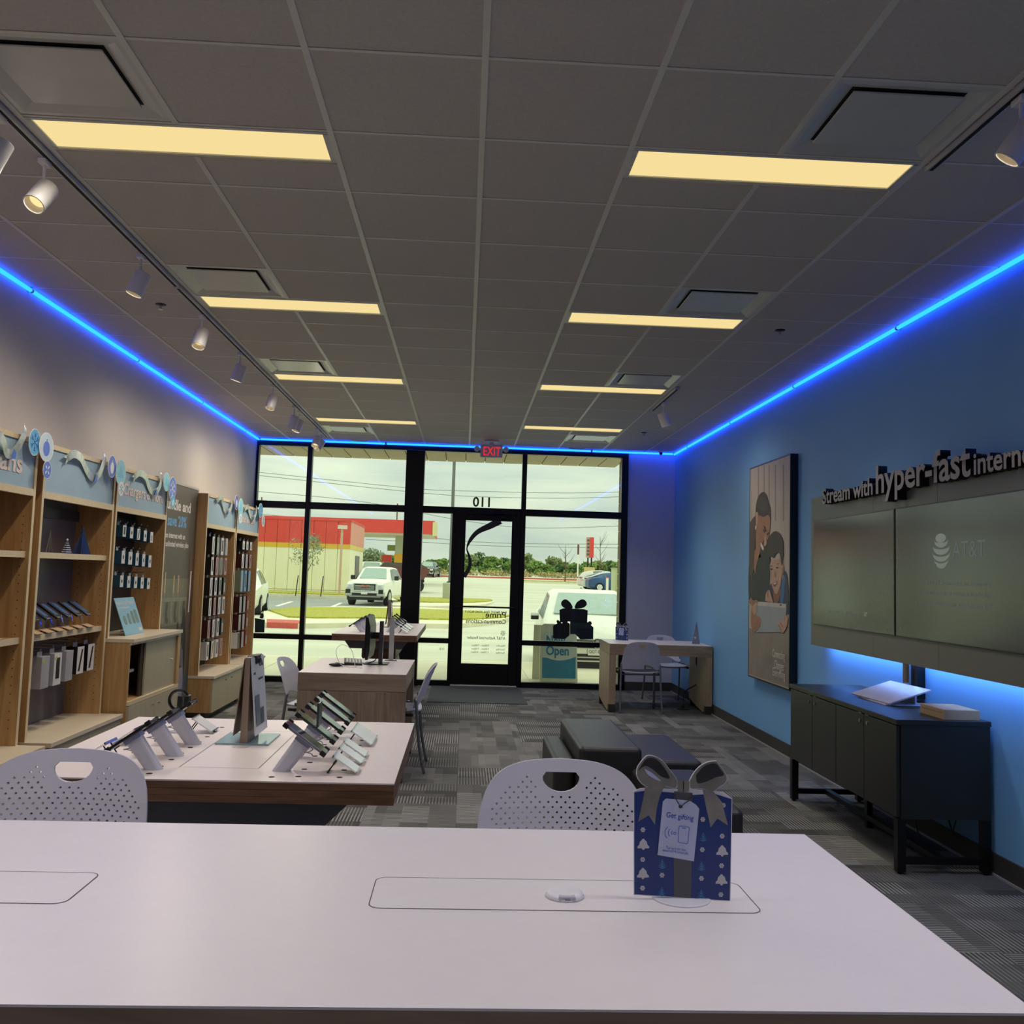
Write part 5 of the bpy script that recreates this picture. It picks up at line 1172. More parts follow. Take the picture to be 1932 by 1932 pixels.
# watch on a stand
t = thing('demo_watch', 'black smart watch on an upright stand on the near display table', 'watch', (-1.02, 3.60, DZ))
obj('foot', MB().lathe([(.03, 0), (.03, .006)], n=18), M_STD, t); obj('post', MB().box(-.008, .008, -.008, .008, .006, .13), M_PHB, t)
obj('strap', MB().tube([(.034*math.cos(a)-.005, 0, .115+.036*math.sin(a)) for a in [2*PI*i/24 for i in range(25)]], .006, 8), M_PHB, t); obj('case', MB().box(.018, .034, -.02, .02, .095, .135), M_PHB, t, bevel=.004)
# clip stand
def clip_stand(label, x, y, z):
    t = thing('clip_stand', label, 'sign holder', (x, y, z))
    obj('glass_base', MB().box(-.095, .085, -.005, .215, 0, .006), mat('glass_base', '#8aa8ae', .08, spec=.8), t)
    obj('core', MB().prism([(-.012, .006), (.012, .006), (.009, .295), (-.009, .295)], 'y', 0, .19), W_GR, t)
    obj('back_sheet', MB().prism([(-.013, .29), (-.011, .29), (-.036, .03), (-.039, .03)], 'y', .005, .185), W_GR, t)
    sh = obj('front_sheet', MB().prism([(.010, .292), (.012, .292), (.040, .03), (.037, .03)], 'y', .0, .20), mat('sheet_white', '#c9ccd2', .3), t)
    d = Vector((.028, 0, -.262)).normalized(); nrm = Vector((.262, 0, .028)).normalized()
    def Q(nm, y0, y1, s0, s1, m):
        a = Vector((.0125, 0, .292))+nrm*.0008; me = MB(); P = [a+d*s0+Vector((0, y0, 0)), a+d*s0+Vector((0, y1, 0)), a+d*s1+Vector((0, y1, 0)), a+d*s1+Vector((0, y0, 0))]
        me.add(P+[p_+nrm*.0004 for p_ in P], [(0, 1, 2, 3), (4, 5, 6, 7)]); obj(nm, me, m, sh)
    Q('print_laptop', .02, .09, .13, .235, mat('print_slate', '#5f6c72', .4)); Q('print_phone', .10, .15, .18, .235, mat('print_slate2', '#4c565c', .4)); Q('print_caption', .09, .16, .075, .082, M_GAP); Q('print_caption', .02, .05, .05, .058, M_GAP)
    obj('clip', MB().box(-.014, .018, .06, .13, .27, .297).tube([(.02, .07, .285), (.028, .07, .262), (.028, .085, .262), (.02, .085, .285)], .0015, 5).tube([(.02, .105, .285), (.028, .105, .262), (.028, .12, .262), (.02, .12, .285)], .0015, 5), M_BLKP, t)
    return t
cs = clip_stand('wooden sign holder with clipped sheet on the near display table', -.735, 3.375, DZ)
dup(cs, (-.80, 10.5, DZ), 0, 'wooden sign holder with clipped sheet on the table at the shop window')
obj('round_port', MB().lathe([(.03, DZ), (.03, DZ+.001)], (-.735+.7275, 3.345-3.38, 0), 24), mat('port_ring', '#cabfb6', .3), dt)
# far table phones
for q, y in enumerate((9.62, 10.0, 10.4)): dup(pL, (-.985, y, DZ), 0, f'black demo phone on the shelf side of the window display table, {["nearest the desk", "second from the desk", "third from the desk"][q]}')
for q, y in enumerate((9.72, 10.05, 10.35, 10.65)): dup(pK, (-.74, y, DZ), 0, f'demo phone on the aisle side of the window display table, {["nearest the desk", "second from the desk", "third from the desk", "farthest from the desk"][q]}')
for q, y in enumerate((9.62, 9.85, 10.2, 10.5)): price_card(['glossy price card at the desk end of the window display table', 'second glossy price card from the desk on the window display table', 'third glossy price card from the desk on the window display table', 'last glossy price card on the window display table'][q], -.575, y, DZ, 1, .12 if q < 2 else .2, grp='tilted price cards on the window display table')

# ---- computer desk
HZ = .768
M_MON = mat('monitor_black', '#101113', .3)
t = thing('monitor', 'black computer monitor on a stand on the desk', 'monitor', (-.66, 7.78, HZ))
obj('base', MB().box(-.11, .08, -.1, .1, 0, .008), M_MON, t, bevel=.003); obj('column', MB().box(.0, .03, -.03, .03, .008, .34), mat('monitor_column', '#4a4650', .25, metal=.4), t)
obj('arm', MB().box(-.05, .0, -.02, .02, .20, .25), M_MON, t)
obj('panel', MB().prism([(-.085, .05), (-.065, .05), (-.052, .12), (-.052, .30), (-.07, .375), (-.09, .385)], 'y', -.25, .25), M_MON, t); obj('screen', MB().box(-.0925, -.0905, -.245, .245, .06, .37), M_PHS, t)
t = thing('keyboard', 'black keyboard with white keys on the computer desk', 'keyboard', (-.865, 7.80, HZ), PI/2+.12)
obj('body', MB().prism([(-.07, 0), (.07, 0), (.07, .022), (-.07, .012)], 'x', -.2, .2), M_BLKP, t)
kc = MB().box(-.0078, .0078, -.0078, .0078, 0, .006).mesh('key'); kc.materials.append(mat('key_white', '#c9c9c2', .4))
for a in range(5):
    for b in range(19):
        o = bpy.data.objects.new('key', kc); C.objects.link(o); o.parent = t; o.location = (-.18+b*.02, -.05+a*.024, .0135+a*.0018)
t = thing('handset', 'black oval scanner handset on the computer desk', 'scanner', (-.955, 7.49, HZ), .2)
mb = MB()
for i in range(9):
    u = -1+i/4; r = math.sqrt(max(.02, 1-u*u))
    mb.v += [(u*.06, .03*r*math.cos(k*PI/5), .014+.014*r*math.sin(k*PI/5)) for k in range(10)]
for i in range(8):
    for k in range(10): mb.f.append((i*10+k, i*10+(k+1) % 10, i*10+10+(k+1) % 10, i*10+10+k))
mb.f += [tuple(range(10)), tuple(range(80, 90))]; obj('shell', mb, M_BLKP, t, smooth=True); obj('button', MB().box(-.01, .015, -.008, .008, .026, .03), M_DKM, t)
c = spline_pts([(-.80, 7.42, HZ+.003), (-.86, 7.44, HZ+.004), (-.93, 7.46, HZ+.03), (-.965, 7.50, HZ+.12), (-.93, 7.56, HZ+.16), (-.86, 7.56, HZ+.13), (-.82, 7.48, HZ+.05), (-.80, 7.42, HZ+.005), (-.75, 7.40, HZ+.003)], 5)
tag(obj('white_cable', MB().tube(c, .0022, 6), mat('cable_white', '#c9c9c4', .5)), 'thin white cable looping up over the computer desk', 'cable')
c = spline_pts([(-.70, 7.80, HZ+.06), (-.68, 7.74, HZ+.035), (-.73, 7.72, HZ+.012), (-.79, 7.74, HZ+.005)], 5)
tag(obj('black_cable', MB().tube(c, .004, 6), M_CBL), 'black cable at the foot of the monitor', 'cable')
t = thing('acrylic_holder', 'clear acrylic sign holder behind the monitor on the desk', 'sign holder', (-.585, 8.09, HZ))
obj('base', MB().box(-.05, .05, -.03, .03, 0, .004), M_ACR, t); obj('sleeve', MB().box(-.02, .02, -.003, .003, .004, .36), mat('acrylic_solid', '#b6bab4', .1), t)
# pale wood table things
t = thing('wedge_sign', 'small grey triangular tent sign on the pale wood table', 'sign', (onY(1313, 1214, 11.15).x, 11.15, HZ))
obj('panel', MB().prism([(-.048, 0), (.048, 0), (.005, .275)], 'y', -.004, .004), mat('sign_slate', '#8c8f9a', .35), t); obj('emblem', MB().prism(ellipse(-.012, .075, .012, .014, 14), 'y', -.0056, -.004), M_CB, t); obj('foot', MB().box(-.05, .05, -.02, .06, 0, .003), M_CB, t)
for q, (x, y) in enumerate(((1.80, 11.35), (2.15, 11.5))): tag(obj('paper', MB().box(x, x+.2, y, y+.14, HZ+.0002, HZ+.0012), M_CB), ['white paper sheet by the gift standee on the pale wood table', 'white paper sheet lying in the middle of the pale wood table'][q], 'paper')
fb = onZ(1288, 1338, 0)
t = thing('floor_box', 'round black floor outlet under the pale wood table', 'outlet', (fb.x, fb.y, .0005)); obj('cover', MB().lathe([(.075, 0), (.075, .008), (.06, .012)], n=24), M_BLKP, t); obj('plug', MB().lathe([(.02, .012), (.018, .05), (.01, .07)], n=12), M_BLKP, t)
c = spline_pts([(fb.x, fb.y, .07), (fb.x+.03, fb.y+.02, .2), (fb.x+.14, fb.y+.03, .27), (fb.x+.21, fb.y+.03, .32), (fb.x+.19, fb.y+.03, .42), (fb.x+.16, fb.y+.03, .55), (fb.x+.17, fb.y+.03, .643)], 6)
tag(obj('black_cable', MB().tube(c, .006, 8), M_CBL), 'black power cord rising from the floor outlet to the pale wood table', 'cord')
# ================================================================== OUTSIDE
def gz(y): return -.2 if y <= 50 else -.2+(y-50)*.0185
M_LOT = mat('lot_concrete', '#c3c0ac', .85, var=.10, scale=.5, stretch=(.12, 1.4, 1)); M_ASP = mat('asphalt', '#8f918c', .9, var=.10, scale=.6); M_SIDE = mat('sidewalk_concrete', '#d3cbb0', .85, var=.06, scale=1.5); M_CURB = mat('curb_concrete', '#d8d2b6', .85, var=.08, scale=2); M_GRASS = mat('grass', '#a39f36', .9, var=.30, scale=9, bump=.8, bscale=30); M_STRIPE = mat('paint_white', '#e4e3d6', .7); M_REDC = mat('curb_red', '#c2564c', .8, var=.1); M_GRY = mat('grass_yellow', '#a89e46', .9, var=.25, scale=5)
prof = [(17.2, -.2), (50, -.2), (90, gz(90)), (170, gz(170)), (420, gz(420)), (420, gz(170)-3), (17.2, -.6)]
lot = struct('ground', MB().prism(prof, 'x', -220, 260), M_LOT)
walk = struct('pavement', MB().box(-9, 9, YW+.14, 17.2, -.35, -.03), M_SIDE)
for q in range(9): obj('sidewalk_slab', MB().box(-9+q*2+.008, -9+(q+1)*2-.008, YW+.15, 17.05, -.03, -.024), M_SIDE, walk)
obj('curb', MB().box(-9, 9, 17.05, 17.2, -.2, -.024), M_CURB, walk)
t = obj('asphalt_patch', MB().add([(-40, 37.5, -.196), (-2.2, 37.5, -.196), (-2.2, 57, gz(57)+.006), (-40, 57, gz(57)+.006), (-40, 50, -.194), (-2.2, 50, -.194)], [(0, 1, 5, 4), (4, 5, 2, 3)]), M_ASP, lot)
def G(px, py): q = onZ(px, py, -.2); return (q.x, q.y)
def stripe(p0, p1, w):
    a, b = Vector(G(*p0)), Vector(G(*p1)); d = (b-a).normalized(); n = Vector((-d.y, d.x))*w/2
    obj('parking_line', MB().add([(*(a-n), -.190), (*(b-n), -.190), (*(b+n), -.190), (*(a+n), -.190)], [(0, 1, 2, 3)]), M_STRIPE, lot)
stripe((522, 1144), (558, 1133), .2); stripe((625, 1146), (650, 1135), .2)
def island(label, front, back, h=.14, edge=.35):
    """curbed grass island; front and back edges as picture points on the ground"""
    F_ = [Vector(G(*p)) for p in front]; B_ = [Vector(G(*p)) for p in back]
    poly = F_+B_[::-1]; c = sum(poly, Vector((0, 0)))/len(poly)
    t = thing('grass_island', label, 'grass island', (c.x, c.y, -.2))
    obj('curb', MB().prism([tuple(p-c) for p in poly], 'z', 0, h), M_CURB, t)
    inn = []
    for p in poly:
        d = p-c; inn.append(tuple(Vector((d.x*(1-.02), d.y*.62 + .35))))
    g = obj('grass', MB().prism(inn, 'z', h-.02, h+.05), M_GRASS, t); g['kind'] = 'stuff'
    return t
island('long curbed grass island in front of the fuel station', [(500, 1184), (560, 1186), (700, 1183), (850, 1186), (905, 1182), (950, 1176), (966, 1170)], [(497, 1160), (560, 1152), (640, 1150), (800, 1152), (900, 1157), (950, 1165)])
island('short curbed grass island around the light pole', [(738, 1147), (800, 1149), (880, 1148), (915, 1145), (932, 1140)], [(738, 1124), (800, 1126), (870, 1127), (905, 1128), (925, 1133)])
obj('red_curb', MB().prism([G(503, 1184.5), G(560, 1186.5), G(572, 1183), G(560, 1179.5), G(503, 1178)], 'z', -.198, -.04), M_REDC, lot)

# ---- soffit over the shop front
M_SOF = mat('soffit_beige', '#a99b80', .8, var=.05, scale=3)
so = struct('soffit', MB().box(-3.4, 2.42, YW+.14, 15.5, 3.34, 3.9), mat('soffit_core', '#8a7d66', .8))
for q in range(19): obj('soffit_plank', MB().box(-3.4+q*.306+.008, -3.4+(q+1)*.306-.008, YW+.15, 15.48, 3.315, 3.34), M_SOF, so)
obj('vent_cover', MB().lathe([(.12, 3.313), (.12, 3.305)], (.02, 14.2, 0), 18), M_DKM, so)
pil = struct('pilaster', MB().box(2.19, 2.45, YW+.15, YW+.5, -.03, 3.315), mat('pilaster_core', '#8d7c62', .9))
for q in range(16): obj('stone', MB().box(2.175, 2.46, YW+.16, YW+.52, q*.2+.004-.03, (q+1)*.2-.004-.03), mat('stone_tan', '#9a8a70', .9, var=.2, scale=4), pil)

# ---- cars
M_TIRE = mat('tyre', '#17181a', .85); M_RIM = mat('rim', '#c9cbcc', .3, metal=.6); M_CGL = mat('car_glass_reflection_tone', '#93a79b', .08, spec=.9); M_CGD = mat('car_glass_dark', '#3c4a48', .08, spec=.9); M_LMP = mat('headlamp', '#d9dedc', .1, spec=.9); M_TLR = mat('tail_lamp', '#a83a34', .2); M_CBK = mat('car_black', '#101112', .4); M_PLT = mat('plate_white', '#d9d9d0', .5)  # pale green car glass has the windshield reflection put into its colour
def paint(n, c): return mat('paint_'+n, c, .22, var=.02, coat=.6)
def car(name, label, cat, st, pm, loc, rz, wheels, r=.34, glass=None, gi=None, hw=None, bed=False, group=None, side=None):
    """lofted car body; st: (y, halfwidth, zbottom, zbelt, zroof, halfwidth of roof); nose at y=0 looking towards -y"""
    t = thing(name, label, cat, loc, rz, group); gm = glass or M_CGL
    def ring(s): 
        y, w, zb, zl, zr, wr = s
        h = [(0, zb), (w*.86, zb), (w*.98, zb+.14), (w, zb+(zl-zb)*.6), (w*.965, zl), (wr, max(zl+.01, zr-.05)), (wr-.09, zr), (0, zr+.015)]
        return [(x, y, z) for x, z in h] + [(-x, y, z) for x, z in h[::-1][1:-1]]
    mb = MB(); R_ = [ring(s) for s in st]; n = len(R_[0])
    for k in R_: mb.v += k
    for i in range(len(st)-1):
        for k in range(n): mb.f.append((i*n+k, i*n+(k+1) % n, (i+1)*n+(k+1) % n, (i+1)*n+k))
    mb.f += [tuple(range(n)), tuple(range((len(st)-1)*n, len(st)*n))]
    body = obj('body', mb, pm, t, smooth=False)
    me = body.data; me.shade_smooth()
    try: me.set_sharp_from_angle(angle=.6)
    except Exception: pass
    def quad(nm, P, m, off):
        P = [Vector(p) for p in P]; nn = (P[1]-P[0]).cross(P[2]-P[0]).normalized(); c = sum(P, Vector())/4
        cb = Vector((0, sum(s[0] for s in st)/len(st), .7))
        if nn.dot(c-cb) < 0: nn = -nn
        P = [c+(p-c)*.9+nn*off for p in P]
        obj(nm, MB().add(P+[p-nn*.02 for p in P], [(0, 1, 2, 3), (7, 6, 5, 4), (0, 4, 5, 1), (1, 5, 6, 2), (2, 6, 7, 3), (3, 7, 4, 0)]), m, t)
    if gi:
        a, b, c_, d = gi                         # cowl, roof front, roof rear, deck stations
        quad('windshield', [R_[a][6], R_[b][6], R_[b][8], R_[a][8]], gm, .03); quad('rear_window', [R_[c_][6], R_[d][6], R_[d][8], R_[c_][8]], gm, .03)
        for s_, (lo, hi) in ((1, (4, 5)), (-1, (10, 9))):
            ms = side or M_CGD
            quad('side_window', [R_[a][lo], R_[b][hi], R_[b+1][hi], R_[b+1][lo]], ms, .012)
            for k in range(b+1, c_): quad('side_window', [R_[k][lo], R_[k][hi], R_[k+1][hi], R_[k+1][lo]], ms, .012)
    W_ = hw or max(s[1] for s in st)
    for y in wheels:
        for s_ in (-1, 1):
            w = obj('wheel', MB().tube([(s_*(W_-.22), y, r), (s_*(W_+.015), y, r)], r, 20), M_TIRE, t)
            obj('rim', MB().tube([(s_*(W_-.1), y, r), (s_*(W_+.022), y, r)], r*.66, 14), M_RIM, w)
    return t
sedan = [(0, .62, .34, .60, .63, .55), (.10, .80, .2, .68, .72, .70), (.5, .87, .17, .80, .86, .76), (.95, .89, .17, .87, .95, .80), (1.22, .9, .17, .90, 1.0, .84), (1.98, .9, .17, .95, 1.40, .70), (2.65, .9, .17, .95, 1.46, .70), (3.35, .9, .17, .96, 1.40, .66), (4.0, .88, .2, .98, 1.09, .6), (4.45, .80, .3, .95, 1.02, .6)]
vc = onY(1127, 1200, 16.25)
vw = car('parked_sedan', 'white sedan parked nose in behind the Now Open sign', 'car', sedan, paint('white', '#e9ebe4'), (vc.x, 16.25, -.2), -.03, (.88, 3.55), .32, gi=(4, 5, 7, 8), side=mat('car_glass_mid', '#6f7f78', .08, spec=.9))
obj('grille', MB().box(-.55, .55, -.03, .1, .52, .66), M_CBK, vw)
for z in (.545, .60, .645): obj('grille_bar', MB().box(-.54, .54, -.036, -.028, z-.007, z+.007), M_CHR, vw)
obj('lower_grille', MB().box(-.62, .62, -.015, .12, .24, .42), M_CBK, vw)
for z in (.30, .36): obj('bumper_trim', MB().box(-.62, .62, -.022, -.012, z-.012, z+.012), M_CHR, vw)
obj('bumper', MB().box(-.74, .74, -.012, .12, .42, .53), paint('white', '#e9ebe4'), vw)
obj('lip', MB().box(-.7, .7, .0, .15, .17, .24), M_CBK, vw)
for s_ in (-1, 1):
    obj('headlamp', MB().prism([(s_*.54, .55), (s_*.80, .58), (s_*.83, .70), (s_*.56, .66)], 'y', -.005, .2), M_LMP, vw)
    m_ = obj('mirror', MB().box(min(s_*.92, s_*1.08), max(s_*.92, s_*1.08), 1.52, 1.62, .90, 1.04), paint('white', '#e9ebe4'), vw, bevel=.03); obj('mirror_glass', MB().box(min(s_*.93, s_*1.07), max(s_*.93, s_*1.07), 1.515, 1.525, .905, .975), M_CBK, m_)
obj('emblem_disc', MB().tube([(0, -.04, .60), (0, -.05, .60)], .085, 24), M_CHR, vw)
em = MB().tube([(.066*math.cos(a), -.056, .60+.066*math.sin(a)) for a in [2*PI*i/20 for i in range(21)]], .007, 6)
for P in ([(-.045, .65), (-.012, .605), (.012, .605), (.045, .65)], [(-.064, .62), (-.03, .545), (0, .60), (.03, .545), (.064, .62)]): em.tube([(x, -.056, z) for x, z in P], .007, 6)
obj('emblem', em, M_CBK, vw)
obj('number_plate', MB().box(-.155, .155, -.045, -.03, .40, .515), M_PLT, vw); text('plate_text', 'GGT-8019', .085, frame((-.14, -.047, .435), (1, 0, 0), (0, 0, 1), (0, -1, 0)), mat('plate_ink', '#2b2e30', .6), vw, width=.28)
obj('hood_crease', MB().tube([(-.5, .45, .845), (-.42, 1.2, .975)], .006, 5).tube([(.5, .45, .845), (.42, 1.2, .975)], .006, 5), M_SIL, vw); obj('aerial', MB().tube([(0, 3.2, 1.43), (0, 3.24, 1.50)], .008, 6), M_CBK, vw)

truck = [(0, .82, .50, 1.02, 1.06, .78), (.08, .95, .38, 1.10, 1.16, .86), (.7, 1.0, .36, 1.17, 1.24, .88), (1.45, 1.01, .36, 1.22, 1.29, .86), (2.05, 1.01, .38, 1.27, 1.86, .70), (2.7, 1.01, .38, 1.27, 1.92, .72), (3.7, 1.01, .38, 1.27, 1.88, .70), (3.85, 1.01, .38, 1.27, 1.36, .85), (5.7, .99, .45, 1.27, 1.34, .9), (5.8, .95, .5, 1.2, 1.25, .85)]
def pickup(label, pm, loc, rz, detail, group=None):
    t = car('pickup_truck', label, 'truck', truck, pm, loc, rz, (1.0, 4.7), .41, gi=(3, 4, 6, 7), hw=1.0)
    if detail:
        g = obj('grille', MB().box(-.52, .52, -.03, .06, .74, 1.06), M_CBK, t, bevel=.03)
        for z in (.80, .86, .92, .98): obj('grille_bar', MB().box(-.48, .48, -.045, -.028, z-.012, z+.012), M_CHR, g)
        fr = [(-.53, .72), (.53, .72), (.56, 1.08), (-.56, 1.08), (-.53, .72)]; obj('grille_frame', MB().tube([(x, -.035, z) for x, z in fr], .03, 8), M_CHR, t)
        text('emblem', 'GMC', .15, frame((-.21, -.052, .92), (1, 0, 0), (0, 0, 1), (0, -1, 0)), mat('emblem_red', '#b0524a', .4), t, bold=.006, width=.42)
        obj('bumper', MB().box(-.98, .98, -.08, .2, .46, .70), M_CHR if False else mat('bumper_chrome', '#b9bab2', .25, metal=.5), t, bevel=.05); obj('bumper_gap', MB().box(-.62, .62, -.085, -.075, .50, .62), M_CBK, t)
        obj('skirt', MB().box(-.9, .9, .05, .3, .28, .46), M_CBK, t); obj('number_plate', MB().box(-.16, .16, -.10, -.085, .56, .70), M_PLT, t)
        for s_ in (-1, 1):
            h = obj('headlamp', MB().box(min(s_*.60, s_*.94), max(s_*.60, s_*.94), -.02, .2, .84, 1.06), M_LMP, t, bevel=.03); obj('lamp_core', MB().box(min(s_*.66, s_*.84), max(s_*.66, s_*.84), -.026, -.018, .88, 1.0), M_RIM, h)
            obj('fog_lamp', MB().box(min(s_*.70, s_*.94), max(s_*.70, s_*.94), -.09, -.07, .60, .80), M_CBK, t)
            m_ = obj('mirror', MB().box(min(s_*1.03, s_*1.24), max(s_*1.03, s_*1.24), 1.75, 1.9, 1.26, 1.48), M_CBK, t, bevel=.03)
    return t
q = onZ(687, 1143, -.2); pickup('white pickup truck with big chrome grille facing the shop', paint('white', '#e9ebe4'), (q.x, q.y, -.2), -.16, True)
pos = onY(690, 1098, 66); pickup('white pickup truck parked behind the chrome grille truck', paint('white', '#e9ebe4'), (onY(700, 1098, 75.5).x, 75.5, gz(75.5)), PI+.1, False)
pos = onY(801, 1080, 112); pickup('dark pickup truck in the far lane before the trees', paint('dark', '#2c2f30'), (pos.x, 112, gz(112)-.05), -.15, True)
suv = [(0, .70, .40, .80, .84, .62), (.12, .86, .25, .90, .95, .76), (.95, .93, .22, 1.02, 1.09, .78), (1.3, .94, .22, 1.05, 1.13, .76), (1.95, .94, .22, 1.08, 1.62, .62), (2.6, .94, .22, 1.08, 1.69, .64), (3.5, .94, .22, 1.1, 1.66, .62), (4.2, .92, .25, 1.12, 1.50, .60), (4.5, .9, .28, 1.1, 1.16, .66), (4.62, .80, .4, .9, .95, .6)]
p_ = onZ(486, 1160, -.2); car('parked_suv', 'white car half hidden behind the wall shelves', 'car', suv, paint('white', '#e9ebe4'), (p_.x-.75, p_.y-.9, -.2), .12, (.95, 3.75), .36, gi=(3, 4, 6, 8))
cross = [(0, .62, .40, .66, .70, .5), (.2, .84, .22, .80, .86, .7), (.9, .93, .2, .95, 1.03, .76), (1.3, .95, .2, 1.0, 1.12, .74), (2.0, .95, .2, 1.05, 1.55, .58), (2.6, .95, .2, 1.08, 1.63, .58), (3.4, .95, .2, 1.12, 1.52, .56), (4.1, .93, .22, 1.14, 1.26, .56), (4.6, .88, .3, 1.08, 1.14, .66), (4.75, .75, .45, .9, .95, .6)]
pT = onY(1106, 1112, 80); 
ct_ = car('electric_car', 'blue electric hatchback with white wheels at the far parking row', 'car', cross, mat('paint_blue_car', '#34527a', .4, spec=.3, var=.03), (pT.x+4.75, 80, gz(80)), PI/2+.06, (.95, 3.85), .37, gi=(3, 4, 6, 8), glass=M_CGL)
for y_ in (3.85,):
    for k in range(6): a = k*PI/3; obj('wheel_spoke', MB().prism([(y_+.06*math.cos(a-.5), .37+.06*math.sin(a-.5)), (y_+.24*math.cos(a-.22), .37+.24*math.sin(a-.22)), (y_+.24*math.cos(a+.22), .37+.24*math.sin(a+.22)), (y_+.06*math.cos(a+.5), .37+.06*math.sin(a+.5))], 'x', -1.0, -.98), M_STRIPE, ct_)
pT2 = onY(1091, 1104, 86); car('parked_suv', 'grey sport utility car beyond the blue electric car', 'car', suv, paint('grey', '#8d958f'), (pT2.x+4.62, 86, gz(86)), PI/2+.06, (.95, 3.75), .36, gi=(3, 4, 6, 8))
pT3 = onY(1098, 1108, 83); car('parked_suv', 'pale car with red tail lamps between the parked cars', 'car', cross, paint('pale', '#b9bfbc'), (pT3.x+4.75, 83.2, gz(83)), PI/2+.06, (.95, 3.85), .36, gi=(3, 4, 6, 8))
for o in [o for o in C.objects if o.parent is None and o.name.startswith(('electric_car', 'parked_suv')) and o.location.y > 60]:
    for s_ in (-1, 1): obj('tail_lamp', MB().box(min(s_*.5, s_*.9), max(s_*.5, s_*.9), 4.58, 4.70, .98, 1.08), M_TLR, o)
# red trailer beside the pump
p_ = onY(757, 1090, 67)
t = thing('trailer', 'dark red cargo trailer standing by the fuel pump', 'trailer', (p_.x, 67, gz(67)), .1)
obj('tub', MB().prism([(-1.3, .9), (1.5, .9), (1.9, 1.5), (1.7, 1.75), (-1.5, 1.75), (-1.6, 1.4)], 'y', -1, 1), mat('trailer_red', '#6d3a36', .5), t); obj('cover', MB().prism([(-1.5, 1.75), (1.7, 1.75), (1.2, 2.0), (-1.2, 2.02)], 'y', -.95, .95), mat('trailer_cover', '#55504c', .6), t)
for s_ in (-1, 1):
    for x in (.3, 1.1): obj('wheel', MB().tube([(x, s_*.75, .45), (x, s_*.98, .45)], .45, 16), M_TIRE, t)
obj('axle_bar', MB().box(-1.6, 1.6, -.1, .1, .7, .9), M_CBK, t)

# ---- fuel station
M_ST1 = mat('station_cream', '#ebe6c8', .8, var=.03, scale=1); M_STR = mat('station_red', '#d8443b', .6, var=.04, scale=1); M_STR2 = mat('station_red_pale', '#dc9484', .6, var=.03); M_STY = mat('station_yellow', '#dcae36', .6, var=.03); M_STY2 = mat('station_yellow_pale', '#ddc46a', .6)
BY = 60.0
cr_ = onY(656, 1120, BY); x1 = cr_.x; zg = gz(BY)
ztop = onY(657, 984, BY).z; zr0 = onY(655, 1027, BY).z; zy0 = onY(655, 1036, BY).z
bd = thing('fuel_station', 'cream fuel station building with red and yellow bands', 'building', (x1, BY, zg))
LW = 9.0; DP = 8.0; zt, z1, z2 = ztop-zg, zr0-zg, zy0-zg
obj('core', MB().box(-LW, -.1, .1, DP, 0, zt-.05), M_ST1, bd)
pw = .75
for q in range(12):
    a, b = -(q+1)*pw, -q*pw
    if q < 14:
        obj('wall_panel', MB().box(a+.012, b-.012, 0, .1, 0, z2-2.6), M_ST1, bd); obj('wall_panel', MB().box(a+.012, b-.012, 0, .1, z2-2.57, z2), M_ST1, bd)
        obj('red_panel', MB().box(a+.012, b-.012, -.03, .1, z1, zt), M_STR, bd); obj('yellow_panel', MB().box(a+.012, b-.012, -.02, .1, z2, z1), M_STY, bd)
for q in range(4):
    a, b = .1+q*1.97, .1+(q+1)*1.97
    obj('side_red_panel', MB().box(-.1, .03, a+.01, b-.01, z1, zt), M_STR2, bd); obj('side_yellow_panel', MB().box(-.1, .02, a+.01, b-.01, z2, z1), M_STY2, bd); obj('side_wall_panel', MB().box(-.1, 0, a+.01, b-.01, 0, z2), M_ST1, bd)
obj('side_door', MB().box(0, .05, 3.2, 5.4, 0, z2-.35), mat('door_grey', '#6d6c68', .5), bd)
obj('cap', MB().box(-LW, .06, -.06, DP, zt, zt+.12), M_STR, bd)
lx = onY(567+76, 1000, BY-.3); k = onY(643, 996, BY-.3)
lp = thing('yard_lamp', 'slim lamp post in front of the fuel station wall', 'lamp post', (onY(640, 1122, 57).x, 57, gz(57))); hz_ = onY(643, 998, 57).z-gz(57)
obj('pole', MB().tube([(0, 0, 0), (0, 0, hz_)], .07, 8), mat('pole_cream', '#c9a890', .6), lp); obj('lamp_box', MB().box(-.25, .28, -.15, .15, hz_, hz_+.22), mat('lamp_pale', '#d8cbb8', .5), lp)
sp_ = onY(588, 1016, BY-.1); t = thing('wall_speaker', 'grey box light on the red band of the fuel station', 'wall light', (sp_.x, BY-.035, sp_.z)); obj('housing', MB().box(-.17, .17, -.25, 0, -.13, .13), mat('box_grey', '#6f7266', .6), t, bevel=.03); obj('lens', MB().box(-.13, .13, -.2, -.05, -.14, -.13), M_LMP, t)
# canopy
CY = 80.0
cz0, cz1 = onY(700, 1004, CY).z, onY(700, 979, CY).z; xr_ = onY(815, 995, CY).x; g0 = gz(CY)
cn = thing('fuel_canopy', 'red fuel station canopy on a pale column', 'canopy', (xr_, CY, g0)); a0, a1 = cz0-g0, cz1-g0
obj('fascia', MB().box(-30, 0, 0, .2, a0, a1), M_STR, cn); obj('fascia_end', MB().box(0, .2, .1, 9, a0-.1, a1), M_STR, cn); obj('ceiling_deck', MB().box(-30, .15, .2, 9, a0-.12, a0+.1), mat('deck_white', '#d6d2bc', .7), cn); obj('roof_deck', MB().box(-30, .1, .2, 9, a1-.2, a1-.05), M_STR, cn); obj('corner_trim', MB().box(.05, .45, -.02, .3, a0-.15, a1-.1), mat('trim_cream', '#d9cf9c', .6), cn)
cx_ = onY(752, 1050, CY+3).x-xr_
